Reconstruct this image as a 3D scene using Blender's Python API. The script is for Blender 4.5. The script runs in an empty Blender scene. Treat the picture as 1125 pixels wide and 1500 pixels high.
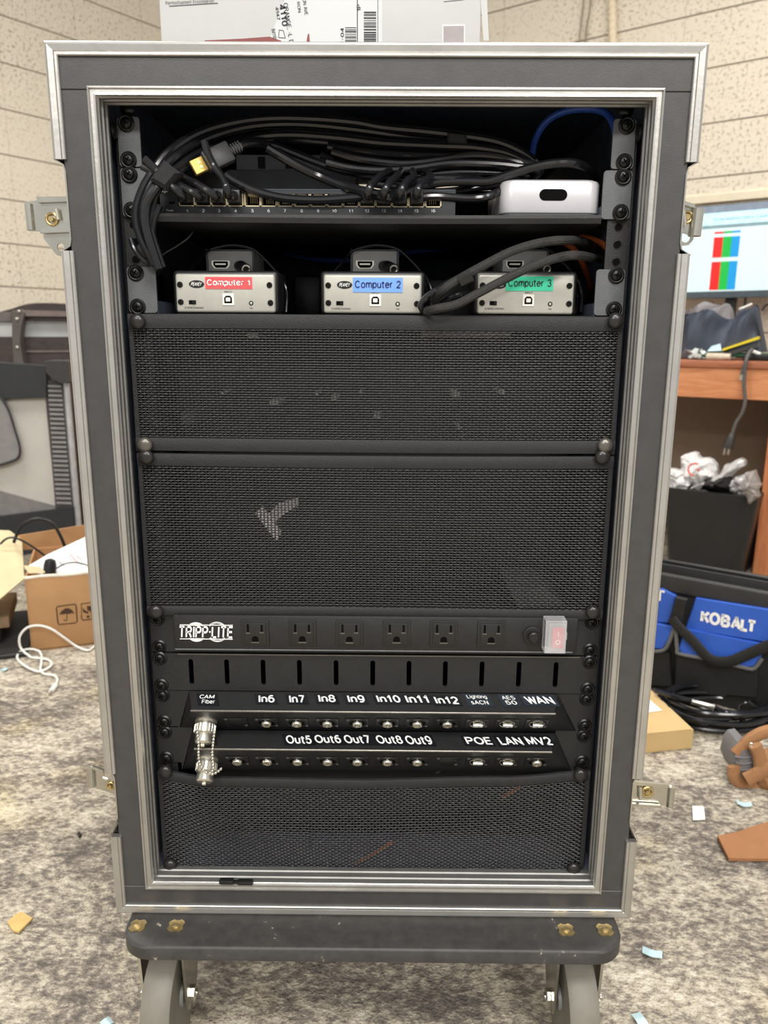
import bpy, bmesh, math, random
import numpy as np
from mathutils import Vector, Matrix, noise
random.seed(7)
SC = bpy.context.scene
COL = SC.collection

# ------------------------------------------------------------------ camera
FPX, PITCH, YAW, ROLL = 1127.0, .225938, -.00623, .005877
CAM = Vector((.01439, -.7776, .815))
_cp, _sp, _cy, _sy, _cr, _sr = math.cos(PITCH), math.sin(PITCH), math.cos(YAW), math.sin(YAW), math.cos(ROLL), math.sin(ROLL)
FW = Vector((_sy*_cp, _cy*_cp, -_sp)); _ri = Vector((_cy, -_sy, 0)); _up = _ri.cross(FW)
RI = _cr*_ri + _sr*_up; UP = _cr*_up - _sr*_ri
cam = bpy.data.cameras.new('camera'); camo = bpy.data.objects.new('camera', cam); COL.objects.link(camo)
M = Matrix((RI, UP, -FW)).transposed().to_4x4(); M.translation = CAM; camo.matrix_world = M
cam.sensor_fit = 'VERTICAL'; cam.sensor_height = 36.0; cam.sensor_width = 27.0; cam.lens = 36*FPX/1500
cam.clip_start = .02; cam.clip_end = 50
cam.dof.use_dof = True; cam.dof.focus_distance = .80; cam.dof.aperture_fstop = 8.0
SC.camera = camo

# ------------------------------------------------------------------ world, lamps, exposure
SC.view_settings.view_transform = 'Standard'; SC.view_settings.look = 'None'
SC.view_settings.gamma = 1.0; SC.view_settings.use_curve_mapping = False
SC.view_settings.exposure = 0.0
w = bpy.data.worlds.new('room_ambient'); SC.world = w; w.use_nodes = True
w.node_tree.nodes['Background'].inputs[0].default_value = (1.0, .985, .962, 1)
w.node_tree.nodes['Background'].inputs[1].default_value = .62
def area(name, loc, sx, sy, energy, col=(1, .97, .925), target=None):
    l = bpy.data.lights.new(name, 'AREA'); l.shape = 'RECTANGLE'; l.size = sx; l.size_y = sy; l.energy = energy; l.color = col
    o = bpy.data.objects.new(name, l); COL.objects.link(o); o.location = loc
    if target:
        o.rotation_euler = (Vector(target)-Vector(loc)).to_track_quat('-Z', 'Y').to_euler()
    return o
area('ceiling_lamp_near', (.1, -1.5, 2.75), 1.2, .6, 46)
area('ceiling_lamp_rear_left', (-1.0, -3.3, 2.75), 1.2, .6, 95)
area('ceiling_lamp_rear_right', (1.3, -3.0, 2.75), 1.2, .6, 95)
area('ceiling_lamp_left', (-1.4, 1.0, 2.75), 1.2, .6, 46)
area('ceiling_lamp_right', (1.0, 1.1, 2.75), 1.2, .6, 38)

# ------------------------------------------------------------------ pixel -> place helpers
def ray(x, y): return FW + RI*((x-562.5)/FPX) + UP*((750-y)/FPX)
def P(x, y, Y=0.0):
    d = ray(x, y); return CAM + d*((Y-CAM.y)/d.y)
def F(x, y, z=0.0):
    d = ray(x, y); return CAM + d*((z-CAM.z)/d.z)
def PL(x, y, pt, n):
    d = ray(x, y); return CAM + d*((Vector(pt)-CAM).dot(n)/d.dot(n))
FH = Vector((_sy, _cy, 0)); RH = Vector((_cy, -_sy, 0))
def G(px, D, z=0.0):
    """point at forward distance D below/above the horizon column px"""
    p = CAM + D*(FH + RH*((px-562.5)/1157.0)); p.z = z; return p
def V(*a): return Vector(a)

# ------------------------------------------------------------------ materials
def lin(c):
    c = c/255.0
    return c/12.92 if c <= .04045 else ((c+.055)/1.055)**2.4
def rgb(*c): return (lin(c[0]), lin(c[1]), lin(c[2]), 1)
_mats = {}
def mat(name, c, rough=.5, metal=0.0, var=.12, vscale=40, bump=.0, bscale=200, spec=.5, emit=0, coat=0, trans=0, stretch=None):
    if name in _mats: return _mats[name]
    m = bpy.data.materials.new(name); m.use_nodes = True; nt = m.node_tree; N = nt.nodes; b = N['Principled BSDF']
    b.inputs['Roughness'].default_value = rough; b.inputs['Metallic'].default_value = metal
    b.inputs['Specular IOR Level'].default_value = spec
    b.inputs['Coat Weight'].default_value = coat
    b.inputs['Transmission Weight'].default_value = trans
    base = rgb(*c)
    tc = N.new('ShaderNodeTexCoord'); src = tc.outputs['Object']
    if stretch:
        mp = N.new('ShaderNodeMapping'); mp.inputs['Scale'].default_value = stretch
        nt.links.new(src, mp.inputs[0]); src = mp.outputs[0]
    n1 = N.new('ShaderNodeTexNoise'); n1.inputs['Scale'].default_value = vscale; n1.inputs['Detail'].default_value = 4
    nt.links.new(src, n1.inputs['Vector'])
    r = N.new('ShaderNodeValToRGB'); lo, hi = 1-var, 1+var
    r.color_ramp.elements[0].position = .3; r.color_ramp.elements[1].position = .7
    r.color_ramp.elements[0].color = (base[0]*lo, base[1]*lo, base[2]*lo, 1)
    r.color_ramp.elements[1].color = (min(1, base[0]*hi), min(1, base[1]*hi), min(1, base[2]*hi), 1)
    nt.links.new(n1.outputs['Fac'], r.inputs[0]); nt.links.new(r.outputs[0], b.inputs['Base Color'])
    if emit:
        nt.links.new(r.outputs[0], b.inputs['Emission Color']); b.inputs['Emission Strength'].default_value = emit
    if bump:
        n2 = N.new('ShaderNodeTexNoise'); n2.inputs['Scale'].default_value = bscale; n2.inputs['Detail'].default_value = 3
        nt.links.new(src, n2.inputs['Vector'])
        bp = N.new('ShaderNodeBump'); bp.inputs['Strength'].default_value = bump; bp.inputs['Distance'].default_value = .002
        nt.links.new(n2.outputs['Fac'], bp.inputs['Height']); nt.links.new(bp.outputs[0], b.inputs['Normal'])
    _mats[name] = m; return m

def node(nt, typ, **kw):
    n = nt.nodes.new(typ)
    for k, v in kw.items():
        if k in n.inputs: n.inputs[k].default_value = v
        else: setattr(n, k, v)
    return n

def carpet_mat():
    m = bpy.data.materials.new('carpet'); m.use_nodes = True; nt = m.node_tree; b = nt.nodes['Principled BSDF']
    tc = node(nt, 'ShaderNodeTexCoord'); L = nt.links.new
    mp = node(nt, 'ShaderNodeMapping'); mp.inputs['Rotation'].default_value = (0, 0, .45); mp.inputs['Scale'].default_value = (1, 1.5, 1)
    L(tc.outputs['Object'], mp.inputs[0])
    fine = node(nt, 'ShaderNodeTexNoise', Scale=78.0, Detail=5.0, Roughness=.74); L(mp.outputs[0], fine.inputs['Vector'])
    mid = node(nt, 'ShaderNodeTexNoise', Scale=15.0, Detail=3.0, Roughness=.6); L(mp.outputs[0], mid.inputs['Vector'])
    big = node(nt, 'ShaderNodeTexNoise', Scale=3.6, Detail=2.0); L(mp.outputs[0], big.inputs['Vector'])
    a = node(nt, 'ShaderNodeMath', operation='MULTIPLY'); a.inputs[1].default_value = .55; L(fine.outputs['Fac'], a.inputs[0])
    c = node(nt, 'ShaderNodeMath', operation='MULTIPLY_ADD'); c.inputs[1].default_value = .28; L(mid.outputs['Fac'], c.inputs[0]); L(a.outputs[0], c.inputs[2])
    d = node(nt, 'ShaderNodeMath', operation='MULTIPLY_ADD'); d.inputs[1].default_value = .17; L(big.outputs['Fac'], d.inputs[0]); L(c.outputs[0], d.inputs[2])
    r = node(nt, 'ShaderNodeValToRGB'); e = r.color_ramp.elements
    e[0].position = .40; e[0].color = rgb(108, 101, 95); e[1].position = .62; e[1].color = rgb(226, 218, 201)
    x = e.new(.47); x.color = rgb(142, 133, 123); x = e.new(.53); x.color = rgb(188, 178, 160)
    L(d.outputs[0], r.inputs[0])
    yel = node(nt, 'ShaderNodeTexNoise', Scale=5.0, Detail=2.0); L(tc.outputs['Object'], yel.inputs['Vector'])
    yr = node(nt, 'ShaderNodeValToRGB'); yr.color_ramp.elements[0].position = .56; yr.color_ramp.elements[1].position = .70
    L(yel.outputs['Fac'], yr.inputs[0])
    mx = node(nt, 'ShaderNodeMix', data_type='RGBA', blend_type='MULTIPLY'); L(yr.outputs[0], mx.inputs[0]); L(r.outputs[0], mx.inputs[6]); mx.inputs[7].default_value = (1.0, .97, .84, 1)
    L(mx.outputs[2], b.inputs['Base Color']); b.inputs['Roughness'].default_value = .95; b.inputs['Specular IOR Level'].default_value = .1
    pile = node(nt, 'ShaderNodeTexNoise', Scale=260.0, Detail=3.0); L(tc.outputs['Object'], pile.inputs['Vector'])
    ad = node(nt, 'ShaderNodeMath', operation='ADD'); L(pile.outputs['Fac'], ad.inputs[0]); L(fine.outputs['Fac'], ad.inputs[1])
    bp = node(nt, 'ShaderNodeBump', Strength=.7, Distance=.006); L(ad.outputs[0], bp.inputs['Height']); L(bp.outputs[0], b.inputs['Normal'])
    return m

def block_mat(name, c, dark, offx, pits):
    """painted cinder blocks stacked in line; object x runs along the wall, z up"""
    m = bpy.data.materials.new(name); m.use_nodes = True; nt = m.node_tree; b = nt.nodes['Principled BSDF']; L = nt.links.new
    tc = node(nt, 'ShaderNodeTexCoord'); sx = node(nt, 'ShaderNodeSeparateXYZ'); L(tc.outputs['Object'], sx.inputs[0])
    def joint(out, period, off, wdt):
        a = node(nt, 'ShaderNodeMath', operation='ADD'); a.inputs[1].default_value = off; L(out, a.inputs[0])
        p = node(nt, 'ShaderNodeMath', operation='PINGPONG'); p.inputs[1].default_value = period/2; L(a.outputs[0], p.inputs[0])
        q = node(nt, 'ShaderNodeMapRange'); q.inputs[1].default_value = wdt*.35; q.inputs[2].default_value = wdt; L(p.outputs[0], q.inputs[0])
        return q.outputs[0]
    jz = joint(sx.outputs['Z'], .2032, -.02, .0045); jx = joint(sx.outputs['X'], .4064, offx, .0030)
    jv = node(nt, 'ShaderNodeMapRange'); jv.inputs[3].default_value = .75; jv.inputs[4].default_value = 1.0; L(jx, jv.inputs[0])
    j = node(nt, 'ShaderNodeMath', operation='MINIMUM'); L(jz, j.inputs[0]); L(jv.outputs[0], j.inputs[1])
    n = node(nt, 'ShaderNodeTexNoise', Scale=78.0, Detail=4.0, Roughness=.65); L(tc.outputs['Object'], n.inputs['Vector'])
    pr = node(nt, 'ShaderNodeMapRange'); pr.inputs[1].default_value = .37; pr.inputs[2].default_value = .46; L(n.outputs['Fac'], pr.inputs[0])
    # blocks differ: some courses smoother than others
    patch = node(nt, 'ShaderNodeTexNoise', Scale=1.6, Detail=1.0); L(tc.outputs['Object'], patch.inputs['Vector'])
    ps = node(nt, 'ShaderNodeMapRange'); ps.inputs[1].default_value = .40; ps.inputs[2].default_value = .60; ps.inputs[3].default_value = pits*.35; ps.inputs[4].default_value = pits; L(patch.outputs['Fac'], ps.inputs[0])
    pm = node(nt, 'ShaderNodeMath', operation='SUBTRACT'); pm.inputs[0].default_value = 1.0; L(pr.outputs[0], pm.inputs[1])
    pk = node(nt, 'ShaderNodeMath', operation='MULTIPLY'); L(pm.outputs[0], pk.inputs[0]); L(ps.outputs[0], pk.inputs[1])
    mx1 = node(nt, 'ShaderNodeMix', data_type='RGBA'); mx1.inputs[6].default_value = rgb(*c); mx1.inputs[7].default_value = rgb(*dark); L(pk.outputs[0], mx1.inputs[0])
    mx2 = node(nt, 'ShaderNodeMix', data_type='RGBA'); mx2.inputs[6].default_value = rgb(*[v*.80 for v in dark]); L(j.outputs[0], mx2.inputs[0]); L(mx1.outputs[2], mx2.inputs[7])
    L(mx2.outputs[2], b.inputs['Base Color']); b.inputs['Roughness'].default_value = .7; b.inputs['Specular IOR Level'].default_value = .25
    h = node(nt, 'ShaderNodeMath', operation='SUBTRACT'); L(j.outputs[0], h.inputs[0]); L(pk.outputs[0], h.inputs[1])
    bp = node(nt, 'ShaderNodeBump', Strength=.5, Distance=.004); L(h.outputs[0], bp.inputs['Height']); L(bp.outputs[0], b.inputs['Normal'])
    return m

def wood_mat(name, c1, c2, axis_scale):
    m = bpy.data.materials.new(name); m.use_nodes = True; nt = m.node_tree; b = nt.nodes['Principled BSDF']; L = nt.links.new
    tc = node(nt, 'ShaderNodeTexCoord'); mp = node(nt, 'ShaderNodeMapping'); mp.inputs['Scale'].default_value = axis_scale
    L(tc.outputs['Object'], mp.inputs[0])
    n = node(nt, 'ShaderNodeTexNoise', Scale=6.0, Detail=6.0, Roughness=.6, Distortion=.8); L(mp.outputs[0], n.inputs['Vector'])
    r = node(nt, 'ShaderNodeValToRGB'); e = r.color_ramp.elements
    e[0].position = .32; e[0].color = rgb(*c1); e[1].position = .68; e[1].color = rgb(*c2); L(n.outputs['Fac'], r.inputs[0])
    L(r.outputs[0], b.inputs['Base Color']); b.inputs['Roughness'].default_value = .4
    return m

LAM = mat('black_laminate', (65, 64, 64), .40, 0, .10, 60, .07, 900)
INT = mat('case_lining', (80, 86, 100), .7, 0, .2, 60, .1, 300, spec=.3)
ALU = mat('aluminium', (188, 186, 181), .36, .82, .07, 30, .08, 160, stretch=(1, 1, 1))
ALU2 = mat('aluminium_shaded', (142, 141, 138), .45, .7, .1, 60)  # same aluminium as the lip, shade of the recess put into its colour
ZINC = mat('zinc_plate', (200, 198, 188), .22, .95, .10, 35, .1, 90)
BRASS = mat('yellow_zinc', (190, 168, 118), .34, .85, .22, 90, .1, 150)
PWD = mat('black_powder_coat', (31, 31, 32), .46, 0, .12, 90, .3, 1200)
EAR = mat('ear_powder_coat', (90, 92, 94), .45, 0, .1, 90, .25, 900)
SCREW = mat('black_screw', (34, 34, 34), .28, .55, .15, 90)
CUP = mat('cup_washer', (18, 18, 18), .35, 0, .15, 90)
KNOB = mat('thumb_screw_black', (44, 42, 41), .26, .2, .12, 60)
KNOBW = mat('thumb_screw_worn', (108, 104, 98), .3, .6, .12, 60)
RUB = mat('black_rubber', (26, 26, 27), .42, 0, .15, 60)
CAB = mat('cable_black', (28, 28, 31), .17, 0, .15, 50)
BRAID = mat('cable_braid', (46, 45, 44), .6, 0, .55, 900, .6, 1500)
GOLD = mat('gold_plate', (206, 172, 98), .5, .7, .08, 60)
TAN = mat('port_contact', (222, 206, 170), .4, .2, .08, 60)
DARK = mat('dark_hole', (6, 6, 6), .8, 0, .1, 50, spec=.1)
WHT = mat('white_ink', (240, 240, 238), .5, 0, .02, 50)
SIL = mat('silver_connector', (222, 218, 205), .25, .9, .08, 60)
MESH = mat('mesh_strand', (31, 31, 33), .27, 0, .3, 260, spec=.85)
HEM = mat('hem_binding', (34, 34, 36), .58, 0, .14, 120, .35, 900)
CARD = mat('cardboard', (186, 144, 102), .8, 0, .06, 18, .15, 250, spec=.2)
CARDL = mat('cardboard_inner', (210, 194, 156), .85, 0, .06, 14, .15, 250, spec=.2)
CARDY = mat('cardboard_yellow', (206, 176, 126), .8, 0, .05, 18, .1, 250, spec=.2)
INK = mat('brown_ink', (74, 48, 32), .7, 0, .2, 80)
PAPER = mat('paper_white', (236, 236, 232), .7, 0, .03, 20)
PAPERB = mat('paper_blue', (190, 218, 224), .7, 0, .04, 20)

# ------------------------------------------------------------------ mesh builder
class MB:
    def __init__(s): s.v = []; s.f = []; s.m = []
    def add(s, vs, fs, m=0):
        o = len(s.v); s.v += [Vector(a) for a in vs]; s.f += [tuple(i+o for i in f) for f in fs]; s.m += [m]*len(fs); return s
    def box(s, a, b, bev=0.0, seg=2, m=0, X=None):
        a, b = Vector(a), Vector(b); c = (a+b)/2; d = b-a
        bm = bmesh.new(); bmesh.ops.create_cube(bm, size=1)
        for v in bm.verts: v.co = Vector((v.co.x*d.x, v.co.y*d.y, v.co.z*d.z))
        if bev: bmesh.ops.bevel(bm, geom=list(bm.edges), offset=min(bev, .49*min(abs(d.x), abs(d.y), abs(d.z))), segments=seg, profile=.5, affect='EDGES')
        bm.verts.index_update()
        vs = [v.co+c for v in bm.verts]
        if X: vs = [X @ q for q in vs]
        fs = [[v.index for v in f.verts] for f in bm.faces]; bm.free()
        return s.add(vs, fs, m)
    def prism(s, poly, ext, m=0, bev=0):
        poly = [Vector(p) for p in poly]; n = len(poly); e = Vector(ext)
        if bev:
            c = sum(poly, Vector())/n
            ins = []
            for p in poly:
                d = c-p; ins.append(p + d.normalized()*min(bev, d.length*.5))
            k = min(.4, bev/max(e.length, 1e-6))
            rings = [ins, [p+e*k for p in poly], [p+e*(1-k) for p in poly], [p+e for p in ins]]
        else: rings = [poly, [p+e for p in poly]]
        vs = [p for r in rings for p in r]; fs = [tuple(range(n))[::-1], tuple(range((len(rings)-1)*n, len(rings)*n))]
        for k in range(len(rings)-1):
            for i in range(n):
                j = (i+1) % n; fs.append((k*n+i, k*n+j, (k+1)*n+j, (k+1)*n+i))
        return s.add(vs, fs, m)
    def tube(s, pts, r, n=8, closed=False, m=0, flat=None):
        pts = [Vector(p) for p in pts]; N = len(pts); rr = r if isinstance(r, (list, tuple)) else [r]*N
        vs = []; T0 = None; nrm = None
        for i, p in enumerate(pts):
            if closed: t = pts[(i+1) % N]-pts[i-1]
            else: t = pts[min(i+1, N-1)]-pts[max(i-1, 0)]
            if t.length < 1e-9: t = T0 or Vector((0, 0, 1))
            t.normalize()
            if nrm is None:
                nrm = t.orthogonal().normalized()
                if flat is not None:
                    q = Vector(flat)-t*Vector(flat).dot(t)
                    if q.length > 1e-4: nrm = q.normalized()
            else:
                nrm = nrm - t*nrm.dot(t)
                nrm = nrm.normalized() if nrm.length > 1e-6 else t.orthogonal().normalized()
            bn = t.cross(nrm); T0 = t
            for k in range(n):
                a = 2*math.pi*k/n
                ru = rr[i] if not isinstance(rr[i], (list, tuple)) else rr[i][0]
                rv = rr[i] if not isinstance(rr[i], (list, tuple)) else rr[i][1]
                vs.append(p + nrm*(ru*math.cos(a)) + bn*(rv*math.sin(a)))
        fs = []
        for i in range(N if closed else N-1):
            j = (i+1) % N
            for k in range(n):
                l = (k+1) % n; fs.append((i*n+k, i*n+l, j*n+l, j*n+k))
        if not closed: fs.append(tuple(range(n))[::-1]); fs.append(tuple((N-1)*n+k for k in range(n)))
        return s.add(vs, fs, m)
    def lathe(s, prof, o, ax, n=24, m=0, up=None):
        ax = Vector(ax).normalized(); u = ax.orthogonal().normalized() if up is None else Vector(up).normalized(); w_ = ax.cross(u); o = Vector(o)
        vs = []; fs = []
        for r, h in prof:
            for k in range(n):
                a = 2*math.pi*k/n; vs.append(o+ax*h+(u*math.cos(a)+w_*math.sin(a))*max(r, 1e-5))
        for i in range(len(prof)-1):
            for k in range(n):
                l = (k+1) % n; fs.append((i*n+k, i*n+l, (i+1)*n+l, (i+1)*n+k))
        fs.append(tuple(range(n))[::-1]); fs.append(tuple((len(prof)-1)*n+k for k in range(n)))
        return s.add(vs, fs, m)
    def cyl(s, a, b, r, n=16, m=0):
        a, b = Vector(a), Vector(b); return s.lathe([(r, 0), (r, (b-a).length)], a, b-a, n, m)
    def ball(s, c, r, n=10, m=0, sc=(1, 1, 1)):
        prof = []; vs = []; fs = []; c = Vector(c); h = n//2+1
        for i in range(h+1):
            t = math.pi*i/h
            for k in range(n):
                a = 2*math.pi*k/n
                vs.append(c+Vector((r*sc[0]*math.sin(t)*math.cos(a), r*sc[1]*math.sin(t)*math.sin(a), r*sc[2]*math.cos(t))))
        for i in range(h):
            for k in range(n):
                l = (k+1) % n; fs.append((i*n+k, i*n+l, (i+1)*n+l, (i+1)*n+k))
        return s.add(vs, fs, m)
    def ring(s, c, ax, R, r, n=24, k=8, m=0):
        ax = Vector(ax).normalized(); u = ax.orthogonal().normalized(); v = ax.cross(u); c = Vector(c)
        return s.tube([c+u*(R*math.cos(2*math.pi*i/n))+v*(R*math.sin(2*math.pi*i/n)) for i in range(n)], r, k, True, m)
    def build(s, name, mats, parent=None, weld=True, angle=35):
        me = bpy.data.meshes.new(name); o = bpy.data.objects.new(name, me); COL.objects.link(o)
        vs = s.v
        if parent is not None:
            r = parent
            while r.parent: r = r.parent
            inv = ROOT[r.name].inverted(); vs = [inv @ v for v in vs]; o.parent = parent
        else:
            mn = [min(v[i] for v in vs) for i in range(3)]; mx = [max(v[i] for v in vs) for i in range(3)]
            c = Vector(((mn[0]+mx[0])/2, (mn[1]+mx[1])/2, mn[2])); vs = [v-c for v in vs]; o.location = c
            ROOT[o.name] = Matrix.Translation(c)
        me.from_pydata([tuple(v) for v in vs], [], s.f)
        for mm in (mats if isinstance(mats, (list, tuple)) else [mats]): me.materials.append(mm)
        me.polygons.foreach_set('material_index', s.m)
        if weld:
            bm = bmesh.new(); bm.from_mesh(me); bmesh.ops.recalc_face_normals(bm, faces=bm.faces); bm.to_mesh(me); bm.free()
        me.polygons.foreach_set('use_smooth', [True]*len(me.polygons))
        me.set_sharp_from_angle(angle=math.radians(angle)); me.update()
        return o
ROOT = {}
def tag(o, label=None, cat=None, group=None, kind=None):
    if label: o['label'] = label
    if cat: o['category'] = cat
    if group: o['group'] = group
    if kind: o['kind'] = kind
    return o
def thing(name, label, cat, loc=(0, 0, 0), rz=0.0, group=None):
    o = bpy.data.objects.new(name, None); COL.objects.link(o); o.location = loc; o.rotation_euler = (0, 0, rz); o.empty_display_size = .02
    ROOT[o.name] = Matrix.Translation(Vector(loc)) @ Matrix.Rotation(rz, 4, 'Z')
    return tag(o, label, cat, group)
def copy_thing(src, loc, label=None):
    r = src.copy(); COL.objects.link(r); r.location = loc
    ROOT[r.name] = Matrix.Translation(Vector(loc)) @ Matrix.Rotation(r.rotation_euler.z, 4, 'Z')
    if label: r['label'] = label
    def rec(a, b):
        for ch in list(a.children):
            if ch is b: continue
            c = ch.copy(); COL.objects.link(c); c.parent = b; rec(ch, c)
    rec(src, r); return r
def spline(pts, k=8, closed=False):
    pts = [Vector(p) for p in pts]; n = len(pts); out = []
    g = (lambda i: pts[i % n]) if closed else (lambda i: pts[0]*2-pts[1] if i < 0 else (pts[-1]*2-pts[-2] if i >= n else pts[i]))
    for i in range(n if closed else n-1):
        a, b, c, d = g(i-1), g(i), g(i+1), g(i+2)
        for j in range(k):
            t = j/k
            out.append(.5*((2*b)+(c-a)*t+(2*a-5*b+4*c-d)*t*t+(3*b-a-3*c+d)*t*t*t))
    if not closed: out.append(pts[-1])
    return out
def px(pts, Y): return [P(p[0], p[1], p[2] if len(p) > 2 else Y) for p in pts]
def pxpl(pts, pt, n): return [PL(p[0], p[1], pt, n) for p in pts]

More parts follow.
